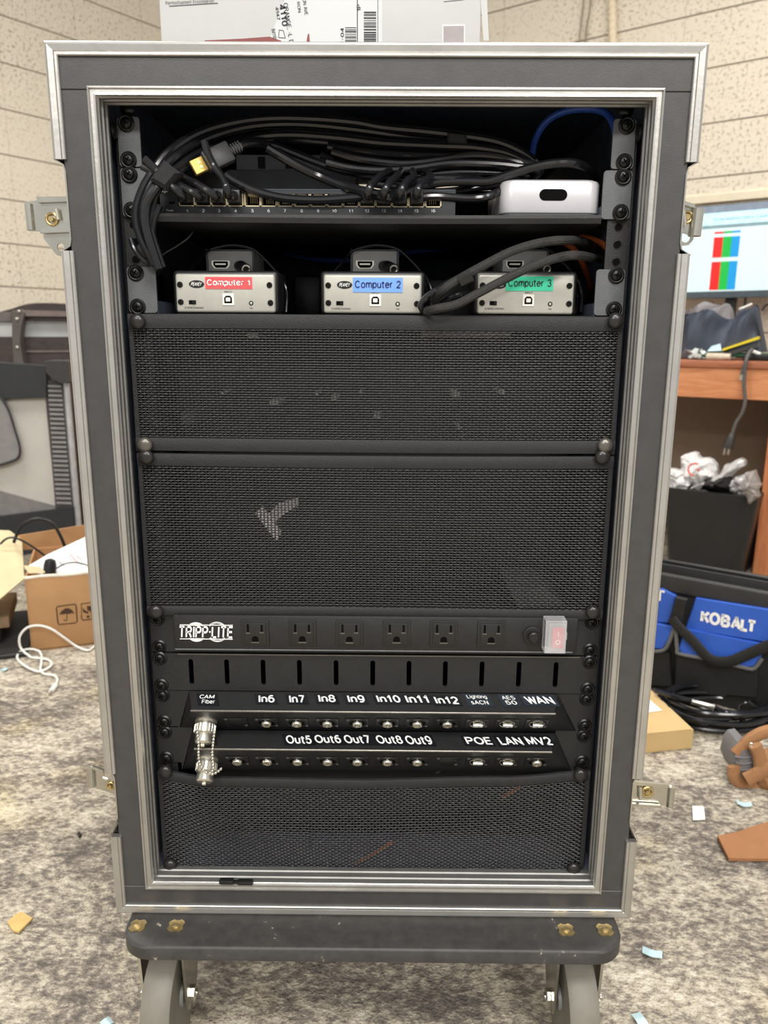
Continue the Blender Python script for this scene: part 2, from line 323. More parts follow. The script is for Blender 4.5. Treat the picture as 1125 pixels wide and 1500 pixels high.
# ------------------------------------------------------------------ lettering
def _arc(cx, cy, rx, ry, a0, a1, n=12): return [(cx+rx*math.cos(math.radians(a0+(a1-a0)*k/n)), cy+ry*math.sin(math.radians(a0+(a1-a0)*k/n))) for k in range(n+1)]
_B = lambda x: [(x, 0), (x, .74)]
GL = {
 'A': (.74, [[(0, 0), (.37, 1), (.74, 0)], [(.13, .32), (.61, .32)]]),
 'B': (.66, [[(0, 0), (0, 1), (.36, 1)]+_arc(.36, .765, .25, .235, 90, -90)+[(0, .53)], [(.36, .53)]+_arc(.38, .265, .27, .265, 90, -90)+[(0, 0)]]),
 'C': (.76, [_arc(.38, .5, .38, .5, 38, 322, 24)]), 'D': (.70, [[(0, 0), (0, 1), (.30, 1)]+_arc(.30, .5, .40, .5, 90, -90)+[(0, 0)]]),
 'E': (.60, [[(.60, 1), (0, 1), (0, 0), (.60, 0)], [(0, .52), (.54, .52)]]), 'F': (.56, [[(.56, 1), (0, 1), (0, 0)], [(0, .50), (.50, .50)]]),
 'G': (.76, [_arc(.38, .5, .38, .5, 38, 335, 24)+[(.74, .46), (.42, .46)]]), 'H': (.68, [[(0, 0), (0, 1)], [(.68, 0), (.68, 1)], [(0, .52), (.68, .52)]]),
 'I': (.06, [[(.03, 0), (.03, 1)]]), 'J': (.5, [[(.5, 1), (.5, .25)]+_arc(.25, .25, .25, .25, 0, -180)]), 'K': (.68, [[(0, 0), (0, 1)], [(.66, 1), (.02, .40)], [(.24, .58), (.68, 0)]]),
 'L': (.54, [[(0, 1), (0, 0), (.54, 0)]]), 'M': (.82, [[(0, 0), (0, 1), (.41, .12), (.82, 1), (.82, 0)]]), 'N': (.68, [[(0, 0), (0, 1), (.68, 0), (.68, 1)]]),
 'O': (.82, [_arc(.41, .5, .41, .5, 0, 360, 28)]), 'P': (.62, [[(0, 0), (0, 1), (.34, 1)]+_arc(.34, .735, .28, .265, 90, -90)+[(0, .47)]]),
 'R': (.68, [[(0, 0), (0, 1), (.36, 1)]+_arc(.36, .745, .27, .255, 90, -90)+[(0, .49)], [(.34, .49), (.66, 0)]]),
 'S': (.66, [_arc(.33, .75, .29, .25, 25, 250, 14)+_arc(.33, .26, .33, .26, 75, -155, 14)]), 'T': (.66, [[(0, 1), (.66, 1)], [(.33, 1), (.33, 0)]]),
 'U': (.68, [[(0, 1), (0, .32)]+_arc(.34, .32, .34, .32, 180, 360)+[(.68, 1)]]), 'V': (.74, [[(0, 1), (.37, 0), (.74, 1)]]), 'W': (1.0, [[(0, 1), (.26, 0), (.5, .9), (.74, 0), (1.0, 1)]]),
 'X': (.7, [[(0, 0), (.7, 1)], [(0, 1), (.7, 0)]]), 'Y': (.72, [[(0, 1), (.36, .45), (.72, 1)], [(.36, .45), (.36, 0)]]), 'Z': (.64, [[(0, 1), (.64, 1), (0, 0), (.64, 0)]]),
 'a': (.52, [_arc(.25, .49, .23, .25, 155, 0, 10)+[(.48, .10), (.54, .0)], [(.48, .42), (.24, .38)]+_arc(.2, .19, .2, .19, 90, 270)+[(.34, .04), (.48, .18)]]),
 'b': (.54, [[(0, 0), (0, 1)], _arc(.28, .37, .27, .37, 0, 360, 20)]), 'c': (.52, [_arc(.28, .37, .28, .37, 40, 320, 18)]), 'd': (.54, [[(.54, 0), (.54, 1)], _arc(.27, .37, .27, .37, 0, 360, 20)]),
 'e': (.56, [[(.02, .40), (.55, .40)]+_arc(.28, .37, .28, .37, 5, 325, 20)]), 'f': (.32, [[(.12, 0), (.12, .82)]+_arc(.26, .82, .14, .17, 180, 90, 6)+[(.34, .99)], [(0, .70), (.32, .70)]]),
 'g': (.54, [_arc(.27, .37, .27, .37, 0, 360, 20), [(.54, .74), (.54, -.05)]+_arc(.28, -.05, .26, .22, 0, -155)]), 'h': (.52, [[(0, 0), (0, 1)], [(0, .42)]+_arc(.26, .45, .26, .29, 180, 0)+[(.52, 0)]]),
 'i': (.06, [[(.03, 0), (.03, .74)], [(.03, .87), (.03, 1.0)]]), 'j': (.1, [[(.08, .74), (.08, -.2), (0, -.26)], [(.08, .87), (.08, 1)]]), 'k': (.5, [[(0, 0), (0, 1)], [(.46, .74), (.0, .28)], [(.18, .44), (.5, 0)]]), 'l': (.06, [[(.03, 0), (.03, 1)]]),
 'm': (.84, [_B(0), [(0, .46)]+_arc(.21, .50, .21, .24, 180, 0)+[(.42, 0)], [(.42, .46)]+_arc(.63, .50, .21, .24, 180, 0)+[(.84, 0)]]), 'n': (.50, [_B(0), [(0, .44)]+_arc(.25, .47, .25, .27, 180, 0)+[(.50, 0)]]),
 'o': (.58, [_arc(.29, .37, .29, .37, 0, 360, 22)]), 'p': (.54, [[(0, -.28), (0, .74)], _arc(.28, .37, .27, .37, 0, 360, 20)]), 'r': (.32, [_B(0), [(0, .42)]+_arc(.27, .44, .27, .30, 180, 85, 8)]),
 's': (.48, [_arc(.24, .55, .21, .19, 25, 250, 12)+_arc(.24, .19, .24, .19, 75, -155, 12)]), 't': (.30, [[(.12, .95), (.12, .16)]+_arc(.25, .16, .13, .16, 180, 270, 6)+[(.32, 0)], [(-.05, .72), (.34, .72)]]),
 'u': (.50, [[(0, .74), (0, .27)]+_arc(.25, .27, .25, .27, 180, 360)+[(.50, .27)], [(.50, 0), (.50, .74)]]), 'v': (.5, [[(0, .74), (.25, 0), (.5, .74)]]), 'w': (.76, [[(0, .74), (.2, 0), (.38, .66), (.56, 0), (.76, .74)]]), 'y': (.5, [[(0, .74), (.26, .02)], [(.5, .74), (.2, -.26)]]),
 '0': (.58, [_arc(.29, .5, .29, .5, 0, 360, 24)]), '1': (.40, [[(.02, .74), (.14, .78), (.27, 1), (.27, 0)]]), '2': (.58, [_arc(.28, .71, .27, .29, 170, -35, 14)+[(0, 0), (.57, 0)]]),
 '3': (.58, [_arc(.27, .755, .24, .245, 160, -90, 14), [(.27, .51)]+_arc(.27, .26, .29, .26, 80, -165, 14)]), '4': (.60, [[(.44, 0), (.44, 1), (0, .28), (.60, .28)]]),
 '5': (.58, [[(.52, 1), (.10, 1), (.05, .50)]+_arc(.27, .32, .29, .32, 120, -160, 16)]), '6': (.58, [_arc(.29, .32, .28, .32, 0, 360, 20), [(.02, .36)]+_arc(.33, .5, .32, .5, 195, 60, 12)]),
 '7': (.56, [[(0, 1), (.56, 1), (.20, 0)]]), '8': (.58, [_arc(.29, .76, .24, .24, 0, 360, 20), _arc(.29, .27, .29, .27, 0, 360, 20)]), '9': (.58, [_arc(.29, .68, .28, .32, 0, 360, 20), [(.56, .64)]+_arc(.25, .5, .32, .5, 15, -120, 12)]),
 '-': (.34, [[(0, .40), (.34, .40)]]), '/': (.36, [[(0, -.05), (.36, 1.05)]]), '.': (.08, [[(.04, 0), (.04, .13)]]), ',': (.08, [[(.06, .1), (.02, -.12)]]), '·': (.10, [[(.05, .44), (.05, .60)]]), ' ': (.26, [])}
def _split(strokes, hw):
    """cut strokes at sharp corners and lengthen the cut ends so that they meet squarely"""
    out = []
    for st in strokes:
        st = [p for i, p in enumerate(st) if i == 0 or abs(p[0]-st[i-1][0])+abs(p[1]-st[i-1][1]) > 1e-5]
        cur = [st[0]]; cut0 = False
        def ext(a, b):
            l = math.hypot(b[0]-a[0], b[1]-a[1]) or 1; return (b[0]+(b[0]-a[0])/l*hw*.8, b[1]+(b[1]-a[1])/l*hw*.8)
        for i in range(1, len(st)):
            cur.append(st[i])
            if i < len(st)-1:
                ax, ay = st[i][0]-st[i-1][0], st[i][1]-st[i-1][1]; bx_, by_ = st[i+1][0]-st[i][0], st[i+1][1]-st[i][1]
                if (ax*bx_+ay*by_)/((math.hypot(ax, ay)*math.hypot(bx_, by_)) or 1) < .6:
                    q = list(cur); q[-1] = ext(q[-2], q[-1])
                    if cut0: q[0] = ext(cur[1], cur[0])
                    out.append(q); cur = [st[i]]; cut0 = True
        if len(cur) > 1:
            if cut0: cur = [ext(cur[1], cur[0])]+cur[1:]
            out.append(cur)
    return out
def text_geo(s, shear=0.0, bold=0.0):
    """plain sans-serif capitals and small letters drawn as strokes of even weight"""
    hw = .055+bold*1.3; vs = []; fs = []; pen = 0.0
    for ci, ch in enumerate(s):
        if ci and s[ci-1:ci+1] in ('LT', 'AL', 'AT', 'WA', 'AV', 'LA', 'CA', 'KO'): pen -= .14 if s[ci-1:ci+1] != 'LT' else .30
        wd, strokes = GL.get(ch, GL[' '])
        for st in _split(strokes, hw):
            st = [p for i, p in enumerate(st) if i == 0 or abs(p[0]-st[i-1][0])+abs(p[1]-st[i-1][1]) > 1e-5]
            n = len(st); closed = n > 3 and abs(st[0][0]-st[-1][0])+abs(st[0][1]-st[-1][1]) < 1e-6; o = len(vs)
            q = st[:-1] if closed else st; k = len(q)
            for i in range(k):
                a = q[i-1] if (i or closed) else None; b = q[(i+1) % k] if (i < k-1 or closed) else None; p = q[i]; ns = []
                for u, v in ((a, p), (p, b)):
                    if u is None or v is None: continue
                    dx, dy = v[0]-u[0], v[1]-u[1]; l = math.hypot(dx, dy)
                    if l > 1e-9: ns.append((-dy/l, dx/l))
                nx_, ny_ = sum(m_[0] for m_ in ns)/len(ns), sum(m_[1] for m_ in ns)/len(ns); l2 = max(nx_*nx_+ny_*ny_, .30); nx_, ny_ = nx_/l2*hw, ny_/l2*hw
                for sg in (1, -1): x, y = pen+p[0]+sg*nx_, p[1]+sg*ny_; vs.append(Vector((x+shear*y, y, 0)))
            for i in range(k if closed else k-1):
                j = (i+1) % k; fs.append((o+2*i, o+2*i+1, o+2*j+1, o+2*j))
        pen += wd+.15+hw*1.3
    return vs, fs
def text(mb, s, centre, right, up, wd, ht, shear=0.0, bold=.012, m=0, th=.0003):
    """letters fitted into a wd x ht field of the plane (right, up) round centre"""
    vs, fs = text_geo(s, shear, bold)
    x0, x1 = min(v.x for v in vs), max(v.x for v in vs); y0, y1 = min(v.y for v in vs), max(v.y for v in vs)
    right, up, centre = Vector(right).normalized(), Vector(up).normalized(), Vector(centre)
    n = right.cross(up)
    if wd is None: wd = ht/(y1-y0)*(x1-x0)
    a = [centre+right*((v.x-x0)/(x1-x0)-.5)*wd+up*((v.y-y0)/(y1-y0)-.5)*ht+n*th for v in vs]
    mb.add(a, fs, m)
R_, U_ = Vector((1, 0, 0)), Vector((0, 0, 1))
def ptext(mb, s, x0, y0, x1, y1, Y, **k):
    a, b = P(x0, y1, Y), P(x1, y0, Y)
    text(mb, s, (a+b)/2, R_, U_, b.x-a.x, b.z-a.z, **k)

# ================================================================== ROOM
nL = Vector((.809, -.588, 0)); dL = Vector((.588, .809, 0))      # left wall: inward normal, direction
dR = Vector((.809, -.588, 0)); nR = Vector((-.588, -.809, 0)); bR = Vector((.588, .809, 0))
PLp = G(50, 4.02); PRp = G(1060, 3.26)
# corner of the two walls
def isect(p, d, q, e):
    c = d.x*e.y-d.y*e.x; t = ((q.x-p.x)*e.y-(q.y-p.y)*e.x)/c; return p+d*t
CORN = isect(PLp, dL, PRp, dR)
fl = MB(); fl.box((-4.5, -2.5, -.03), (4.5, 6.5, 0)); o = fl.build('floor', carpet_mat()); tag(o, kind='structure')
def wall(name, start, d, length, m):
    me = MB(); me.box((0, 0, 0), (length, .1, 2.8))
    o = me.build(name, m); ang = math.atan2(d.y, d.x)
    # mesh was recentred: rebuild the origin at the wall's foot so that the courses count from the floor
    for v in o.data.vertices: v.co += Vector((length/2, .05, 0))
    o.location = (start.x, start.y, 0); o.rotation_euler = (0, 0, ang); ROOT[o.name] = Matrix.Translation(start) @ Matrix.Rotation(ang, 4, 'Z')
    tag(o, kind='structure'); return o
jx = -(PL(108, 20, PLp, nL)-(CORN-dL*5.0)).dot(dL)
wall('wall_left', CORN-dL*5.0, dL, 5.0, block_mat('cream_blocks_left', (238, 228, 210), (172, 156, 134), jx, .95))
wall('wall_right', CORN, dR, 5.5, block_mat('cream_blocks_right', (222, 212, 194), (160, 147, 126), .1, .75))
# surface raceway along the right wall
a = PL(960, 294, PRp, nR); a.z = PL(1060, 289, PRp, nR).z
rw = MB(); s0 = PRp-dR*1.6; z = a.z
rw.prism([V(s0.x, s0.y, z-.018)+nR*.003, V(s0.x, s0.y, z-.018)+nR*.022, V(s0.x, s0.y, z+.010)+nR*.022, V(s0.x, s0.y, z+.018)+nR*.014, V(s0.x, s0.y, z+.018)+nR*.003], dR*3.2)
tag(rw.build('trim_1', mat('raceway_cream', (226, 214, 188), .6, 0, .05, 20)), kind='structure')
# conduit and two thin wires down the right wall
def wallcable(name, pts, r, c, label, cat, off):
    q = [PL(x, y, PRp+nR*off, nR) for x, y in pts]
    mb = MB(); sp = spline(q, 40)
    rr = [r*(1+.10*math.sin(i*1.6)) for i in range(len(sp))] if name == 'conduit' else r
    mb.tube(sp, rr, 10); return tag(mb.build(name, c), label, cat)
CRM = mat('cream_paint', (222, 206, 178), .6, 0, .05, 20)
wallcable('conduit', [(892, -160), (895, -60), (897, 20), (899, 140)], .0165, CRM, 'cream painted ribbed conduit down the block wall above the case', 'conduit', .022)
WIR = mat('grey_wire', (150, 138, 118), .6)
wallcable('wire', [(853, -80), (856, -20), (852, 30), (849, 60), (850, 140)], .0035, WIR, 'thin wire on the block wall, left of the pair beside the conduit', 'wire', .012)
wallcable('wire', [(874, -80), (869, -20), (863, 20), (858, 55), (858, 140)], .0035, WIR, 'thin wire on the block wall, between the other wire and conduit', 'wire', .012)

# ================================================================== ROAD CASE
YF = -.035; ZT = .9899; RU = .04445
def uz(u): return ZT-RU*u
XO, XB, XI, XLp = .2890, .2770, .2535, .2445
Z0, Z1 = .1785, 1.0630                       # outer bottom / top
CB = .56                                     # depth
case = thing('road_case', 'tall black road case with aluminium edging and open rack front on a dolly', 'road case', (0, CB/2-.03, Z0))
# body walls
gaps = [(.277, .354), (.889, .967)]
def sidepanel(s):
    m = MB(); cuts = [Z0+.006, gaps[0][0], gaps[0][1], gaps[1][0], gaps[1][1], Z1-.006]
    for i in range(5):
        a, b = cuts[i], cuts[i+1]
        if i % 2 == 0: m.box((s*.262, YF+.004, a), (s*.287, CB, b))
        else:
            m.box((s*.262, YF+.004, a), (s*.2775, CB, b)); m.box((s*.2775, .11, a), (s*.287, CB, b))
    return m
sidepanel(-1).build('side_panel', LAM, case); sidepanel(1).build('side_panel', LAM, case)
m = MB(); m.box((-.287, YF+.004, Z1-.0095), (.287, CB, Z1-.0015)); m.build('top_panel', LAM, case)
m = MB(); m.box((-.287, YF+.004, Z0+.0015), (.287, CB, Z0+.026)); m.build('bottom_panel', LAM, case)
m = MB(); m.box((-.262, CB-.012, Z0+.02), (.262, CB, Z1-.02)); m.build('back_panel', INT, case)
# inner lining
m = MB()
for s in (-1, 1): m.box((s*.2535, .006, Z0+.026), (s*.262, CB-.012, Z1-.0115))
m.box((-.262, YF+.02, Z1-.0115), (.262, CB-.012, Z1-.0095)); m.box((-.2535, YF+.02, Z0+.026), (.2535, CB-.012, Z0+.036))
m.build('lining', INT, case)
# black face: top and bottom boards run across, side boards between, with a faint butt line
zi1, zi0 = 1.0268, .2110
def face(x0, x1, z0, z1, dy): 
    mm = MB(); mm.box((x0, YF+dy, z0), (x1, YF+.008, z1), .0006, 1); mm.build('face_board', LAM, case)
face(-XB-.003, XB+.003, zi1-.002, Z1-.008, 0); face(-XB-.003, XB+.003, Z0+.008, zi0+.002, 0)
face(-XB-.003, -XI+.002, zi0+.002, zi1-.002, .0007); face(XI-.002, XB+.003, zi0+.002, zi1-.002, .0007)
# mitred profiles
def sweep(mb, prof, x0, x1, z0, z1, sides, m=0, closed=True):
    """prof: (inset, y) loop; sides: list of (side, za, zb, mitreA, mitreB) for left/right, or (side,) for top/bottom"""
    for sd in sides:
        A, B = [], []
        for d, y in prof:
            if sd[0] == 'top': A.append(V(x0+d, y, z1-d)); B.append(V(x1-d, y, z1-d))
            elif sd[0] == 'bottom': A.append(V(x0+d, y, z0+d)); B.append(V(x1-d, y, z0+d))
            else:
                x = x0+d if sd[0] == 'left' else x1-d
                za = z0+d if sd[1] is None else sd[1]; zb = z1-d if sd[2] is None else sd[2]
                A.append(V(x, y, za)); B.append(V(x, y, zb))
        n = len(prof); fs = [(i, (i+1) % n, n+(i+1) % n, n+i) for i in range(n)]
        fs += [tuple(range(n))[::-1], tuple(range(n, 2*n))]
        mb.add(A+B, fs, m)
y = YF
outp = [(0, y+.034), (0, y-.0005), (.0012, y-.0022), (.0030, y-.0030), (.0078, y-.0022), (.0086, y-.0012), (.0092, y-.0030), (.0112, y-.0030), (.0120, y-.0022), (.0120, y+.006), (.0020, y+.006), (.0020, y+.034)]
for sd in ([('top',)], [('bottom',)], [('left', None, gaps[0][0])], [('left', gaps[0][1], gaps[1][0])], [('left', gaps[1][1], None)],
           [('right', None, gaps[0][0])], [('right', gaps[0][1], gaps[1][0])], [('right', gaps[1][1], None)]):
    m = MB(); sweep(m, outp, -XO, XO, Z0, Z1, sd); m.build('edge_extrusion', ALU, case, angle=20)
inp = [(0, y+.008), (0, y-.0030), (.0016, y-.0036), (.0022, y-.0016), (.0052, y-.0016), (.0056, y-.0032), (.0072, y-.0034), (.0080, y-.0016), (.0090, y-.0004), (.0090, y+.003), (.0070, y+.003), (.0070, y+.008)]
ing = [(.0072, y+.0028), (.0080, y+.0028), (.0080, y+.008), (.0094, y+.009), (.0094, y+.012), (.0080, y+.013), (.0080, y+.018), (.0094, y+.019), (.0094, y+.022), (.0080, y+.023), (.0080, y+.027), (.0060, y+.027), (.0060, y+.009), (.0072, y+.009)]
for sd in ([('top',)], [('bottom',)], [('left', None, None)], [('right', None, None)]):
    m = MB(); sweep(m, inp, -XI, XI, zi0, zi1, sd); m.build('tongue_extrusion', ALU, case, angle=20)
    m = MB(); sweep(m, ing, -XI, XI, zi0, zi1, sd); m.build('tongue_groove', ALU2, case, angle=20)
# latch dishes in the gaps of the edging
def dish(s, g):
    m = MB(); a, b = g
    prof = [V(s*.2885, 0, b+.001), V(s*.2800, 0, b-.004), V(s*.2786, 0, b-.010), V(s*.2786, 0, a+.010), V(s*.2800, 0, a+.004), V(s*.2885, 0, a-.001)]
    if g is gaps[0]: prof = [V(s*.2800, 0, b-.002), V(s*.2786, 0, b-.006), V(s*.2786, 0, a+.022), V(s*.2888, 0, a+.002)]
    q = [p+V(s*.0013, 0, 0) for p in prof]
    lp = [p+V(0, YF-.001, 0) for p in prof+q[::-1]]
    n = len(prof); k = len(lp); E_ = V(0, .145, 0)
    for i in range(n-1): m.prism([lp[i], lp[i+1], lp[k-2-i], lp[k-1-i]], E_)
    return m.build('latch_dish', ZINC, case)
for s in (-1, 1):
    for g in gaps: dish(s, g)
# butterfly latches, opened outwards
def latch(plate, roll, flanges, holes, Y, tongue=None, pin=None, key=None):
    m = MB(); m.prism(px(plate, Y), (0, .0016, 0)); 
    lo = m.build('latch', ZINC, case)
    (a, b, r) = roll
    t = MB(); t.tube([P(a[0], a[1], Y), P(b[0], b[1], Y)], [r, r], 14); t.build('rolled_edge', ZINC, lo)
    for f in flanges:
        t = MB(); t.prism(px(f, Y-.001), (0, -.004, 0), bev=.0004); t.build('flange', ZINC, lo)
    if key:
        c = P(key[0], key[1], Y-.001); t = MB(); t.ring(c, (0, 1, 0), key[2], key[2]*.28, 20, 8); t.cyl(c+V(0, -.003, 0), c+V(0, .001, 0), key[2]*.5, 14); t.build('key_boss', BRASS, lo)
    if pin:
        t = MB(); t.tube([P(pin[0], pin[1], Y-.003), P(pin[2], pin[3], Y-.003)], .0021, 10); t.build('pin', SIL, lo)
    if tongue:
        pts, hc, hr = tongue
        # plate with a round hole: ring of quads from outline to hole
        c = P(hc[0], hc[1], Y+.002); out = px(pts, Y+.002); n = 28
        O, I = [], []
        for i in range(n):
            a = 2*math.pi*i/n; d = V(math.cos(a), 0, math.sin(a)); best = None
            for j in range(len(out)):
                p, q = out[j], out[(j+1) % len(out)]; e = q-p; den = d.x*e.z-d.z*e.x
                if abs(den) < 1e-12: continue
                tt = ((p.x-c.x)*e.z-(p.z-c.z)*e.x)/den; uu = ((p.x-c.x)*d.z-(p.z-c.z)*d.x)/den
                if tt > 0 and -1e-6 <= uu <= 1+1e-6 and (best is None or tt < best): best = tt
            O.append(c+d*(best or hr*1.5)); I.append(c+d*hr)
        t = MB(); E_ = V(0, .0016, 0); vs = O+I+[p+E_ for p in O]+[p+E_ for p in I]; fs = []
        for i in range(n):
            j = (i+1) % n; fs += [(i, j, n+j, n+i), (2*n+i, 3*n+i, 3*n+j, 2*n+j), (i, 2*n+i, 2*n+j, j), (n+i, n+j, 3*n+j, 3*n+i)]
        t.add(vs, fs); t.build('padlock_tab', ZINC, lo)
latch([(36, 297), (55, 293), (106, 292), (111, 339), (58, 339), (41, 338)], ((42, 299), (46, 337), .0042),
      [[(55, 289), (104, 288.5), (105, 296), (57, 297.5)], [(60, 335), (109, 333), (110, 340), (61, 342)]], None, .012,
      ([(57, 341), (106, 340), (105, 368), (94, 376), (83, 374), (71, 358)], (89, 362), .0036), (83, 306, 86, 322), (76, 321, .0052))
latch([(996, 298), (1014, 304), (1013, 346), (994, 338)], ((1022, 306), (1017, 346), .0062),
      [[(998, 294), (1016, 300), (1016, 306), (998, 300)]], None, .012,
      ([(992, 337), (1008, 335), (1016, 343), (1016, 351), (1009, 359), (992, 361)], (1004.5, 347.5), .0048), (1001, 308, 1003, 332), (1006, 318, .0050))
latch([(133, 1122), (152, 1128), (153, 1139), (177, 1142), (177, 1167), (137, 1153)], ((133, 1123), (135, 1151), .0050),
      [[(137, 1120), (153, 1126), (153, 1130), (137, 1124)]], None, .012, None, (151, 1139, 158, 1141), (162, 1151, .0042))
latch([(918, 1144), (984, 1150), (982, 1181), (917, 1176)], ((984, 1152), (981, 1181), .0042),
      [[(922, 1142), (979, 1147), (979, 1151), (922, 1147)], [(920, 1174), (966, 1177), (966, 1181), (920, 1178)]], None, .012, None, (938, 1152, 938, 1171), (948, 1160, .0060))

# rack rails (part of the case)
for s in (-1, 1):
    m = MB(); m.box((s*.2445, .003, uz(-.5)-.0), (s*.2215, .006, uz(17.5))); m.box((s*.2445, .003, uz(17.5)), (s*.2415, .05, uz(-.5)))
    for u in range(18):
        for k in (-.015875, 0, .015875):
            m.lathe([(.0036, -.0001), (.0036, .0002)], (s*.23255, .003, uz(u)+k), (0, -1, 0), 12, 1)
            m.ring((s*.23255, .003, uz(u)+k), (0, 1, 0), .0038, .0005, 12, 6, 2)
    m.build('rack_rail', [PWD, DARK, SCREW], case)
# rail fixing bolts in the top corners
for s in (-1, 1):
    for (dx, dy, dz, ax) in ((s*.2335, .008, uz(-.5)+.0085, (0, -1, 0)), (s*.2440, -.004, uz(-.18), (-s, 0, 0))):
        m = MB(); m.lathe([(.0068, 0), (.0068, .001), (.0050, .003), (.002, .0038)], (dx, dy, dz), ax, 16); m.build('rail_bolt', SCREW, case)
# two black clips on the lower extrusion
tie = MB()
for a, b in (((322, 1287), (343, 1289.5)), ((349, 1289.5), (371, 1290))):
    q0, q1 = P(*a, YF-.001), P(*b, YF-.001); c = (q0+q1)/2; tie.box((q0.x, YF-.0065, c.z-.0022), (q1.x, YF+.000, c.z+.0020), .0010, 2)
tie.box((P(342, 1290, YF).x, YF-.003, P(342, 1291, YF).z-.001), (P(351, 1290, YF).x, YF, P(342, 1290, YF).z+.001))
tag(tie.build('cable_clip', RUB), 'small black two-part clip on the bottom aluminium lip of the case', 'clip')

# ================================================================== DOLLY
DT, DB = Z0, Z0-.018
dolly = thing('dolly', 'scuffed black plywood dolly with grey wheels under the case', 'dolly', (0, .25, 0))
def rrect(x0, x1, y0, y1, r, z, n=8):
    pts = []
    for cx, cy_, a0 in ((x1-r, y1-r, 0), (x0+r, y1-r, 90), (x0+r, y0+r, 180), (x1-r, y0+r, 270)):
        for i in range(n+1):
            a = math.radians(a0+90*i/n); pts.append(V(cx+r*math.cos(a), cy_+r*math.sin(a), z))
    return pts
BRD = bpy.data.materials.new('scuffed_board'); BRD.use_nodes = True
nt = BRD.node_tree; L = nt.links.new; b = nt.nodes['Principled BSDF']
tc = node(nt, 'ShaderNodeTexCoord'); n1 = node(nt, 'ShaderNodeTexNoise', Scale=70.0, Detail=5.0, Roughness=.6); L(tc.outputs['Object'], n1.inputs['Vector'])
r1 = node(nt, 'ShaderNodeValToRGB'); e = r1.color_ramp.elements; e[0].position = .3; e[0].color = rgb(50, 49, 48); e[1].position = .675; e[1].color = rgb(66, 64, 62)
x = e.new(.72); x.color = rgb(170, 158, 144); L(n1.outputs['Fac'], r1.inputs[0]); L(r1.outputs[0], b.inputs['Base Color']); b.inputs['Roughness'].default_value = .5
m = MB(); poly = rrect(-.2725, .2725, -.085, .60, .034, 0)
rings = [(0.0025, DB), (0, DB+.002), (0, DT-.003), (.0015, DT-.0008), (.003, DT)]
vs = []; N_ = len(poly)
for d, z in rings:
    for p in rrect(-.2725+d, .2725-d, -.085+d, .60-d, .034, z): vs.append(p)
fs = [tuple(range(N_))[::-1], tuple((len(rings)-1)*N_+i for i in range(N_))]
for k in range(len(rings)-1):
    for i in range(N_): j = (i+1) % N_; fs.append((k*N_+i, k*N_+j, (k+1)*N_+j, (k+1)*N_+i))
m.add(vs, fs); m.build('board', BRD, dolly)
TN = []
for x_, y_ in ((202, 1357), (258, 1357), (829, 1363), (886, 1363)): TN.append(F(x_, y_, DT))
for c in TN:
    m = MB(); rr = []
    n = 32
    for i in range(n):
        a = 2*math.pi*i/n; rad = .0098 if (i % 8) in (0, 1, 2, 3, 4) else .0078
        rr.append(V(c.x+rad*math.cos(a+.4), c.y+rad*math.sin(a+.4), DT+.0002))
    m.prism(rr, (0, 0, .0012)); m.lathe([(.0048, 0), (.0046, .0012), (.0030, .0022), (.0010, .0026)], (c.x, c.y, DT+.001), (0, 0, 1), 16)
    m.build('t_nut', BRASS, dolly)
GRY = mat('grey_tyre', (124, 120, 110), .55, 0, .08, 40); HUB = mat('grey_hub', (128, 128, 126), .45, 0, .08, 40)
def caster(x, y, s):
    """s = +1 when the case's middle lies towards +x; wheel turned straight ahead"""
    ax = V(x, y, .0635); w2 = .0165
    f = MB(); f.box((x-.033, y-.02, DB-.004), (x+.033, y+.085, DB), .001, 1)
    f.lathe([(.030, 0), (.030, .004), (.024, .010), (.026, .014)], (x, y+.03, DB-.018), (0, 0, 1), 20)
    for k in (-1, 1):
        pts = [V(x+k*.023, y-.024, DB-.014), V(x+k*.023, y+.064, DB-.014), V(x+k*.023, y+.02, .052), V(x+k*.023, y-.013, .052), V(x+k*.023, y-.018, .075)]
        f.prism(pts, (k*.003, 0, 0))
    f.box((x-.026, y-.024, DB-.017), (x+.026, y+.064, DB-.013))
    co = f.build('caster', ZINC, dolly)
    t = MB(); t.lathe([(.046, -.0155), (.052, -.0165), (.060, -.0162), (.0635, -.011), (.0635, .011), (.060, .0162), (.052, .0165), (.046, .0155)], ax, (1, 0, 0), 48); t.build('tyre', GRY, co)
    t = MB(); t.lathe([(.012, -.0190), (.014, -.0190), (.016, -.0120), (.026, -.0110), (.029, -.0145), (.037, -.0145), (.040, -.0125), (.0465, -.0150), (.0465, .0150), (.040, .0125), (.037, .0145), (.029, .0145), (.026, .0110), (.016, .0120), (.014, .0190), (.012, .0190)], ax, (1, 0, 0), 40); t.build('hub', HUB, co)
    t = MB(); t.cyl(ax-V(.033, 0, 0), ax+V(.033, 0, 0), .0042, 12); t.lathe([(.0075, 0), (.0085, .001), (.0085, .0045), (.0065, .006)], ax+V(.0255, 0, 0), (1, 0, 0), 6); t.lathe([(.0075, 0), (.0085, .001), (.0085, .0045), (.0065, .006)], ax-V(.0255, 0, 0), (-1, 0, 0), 6); t.build('axle_bolt', ZINC, co)
for x in (-.238, .233):
    caster(x, -.027, -1 if x > 0 else 1); caster(.205 if x > 0 else -.205, .47, -1 if x > 0 else 1)

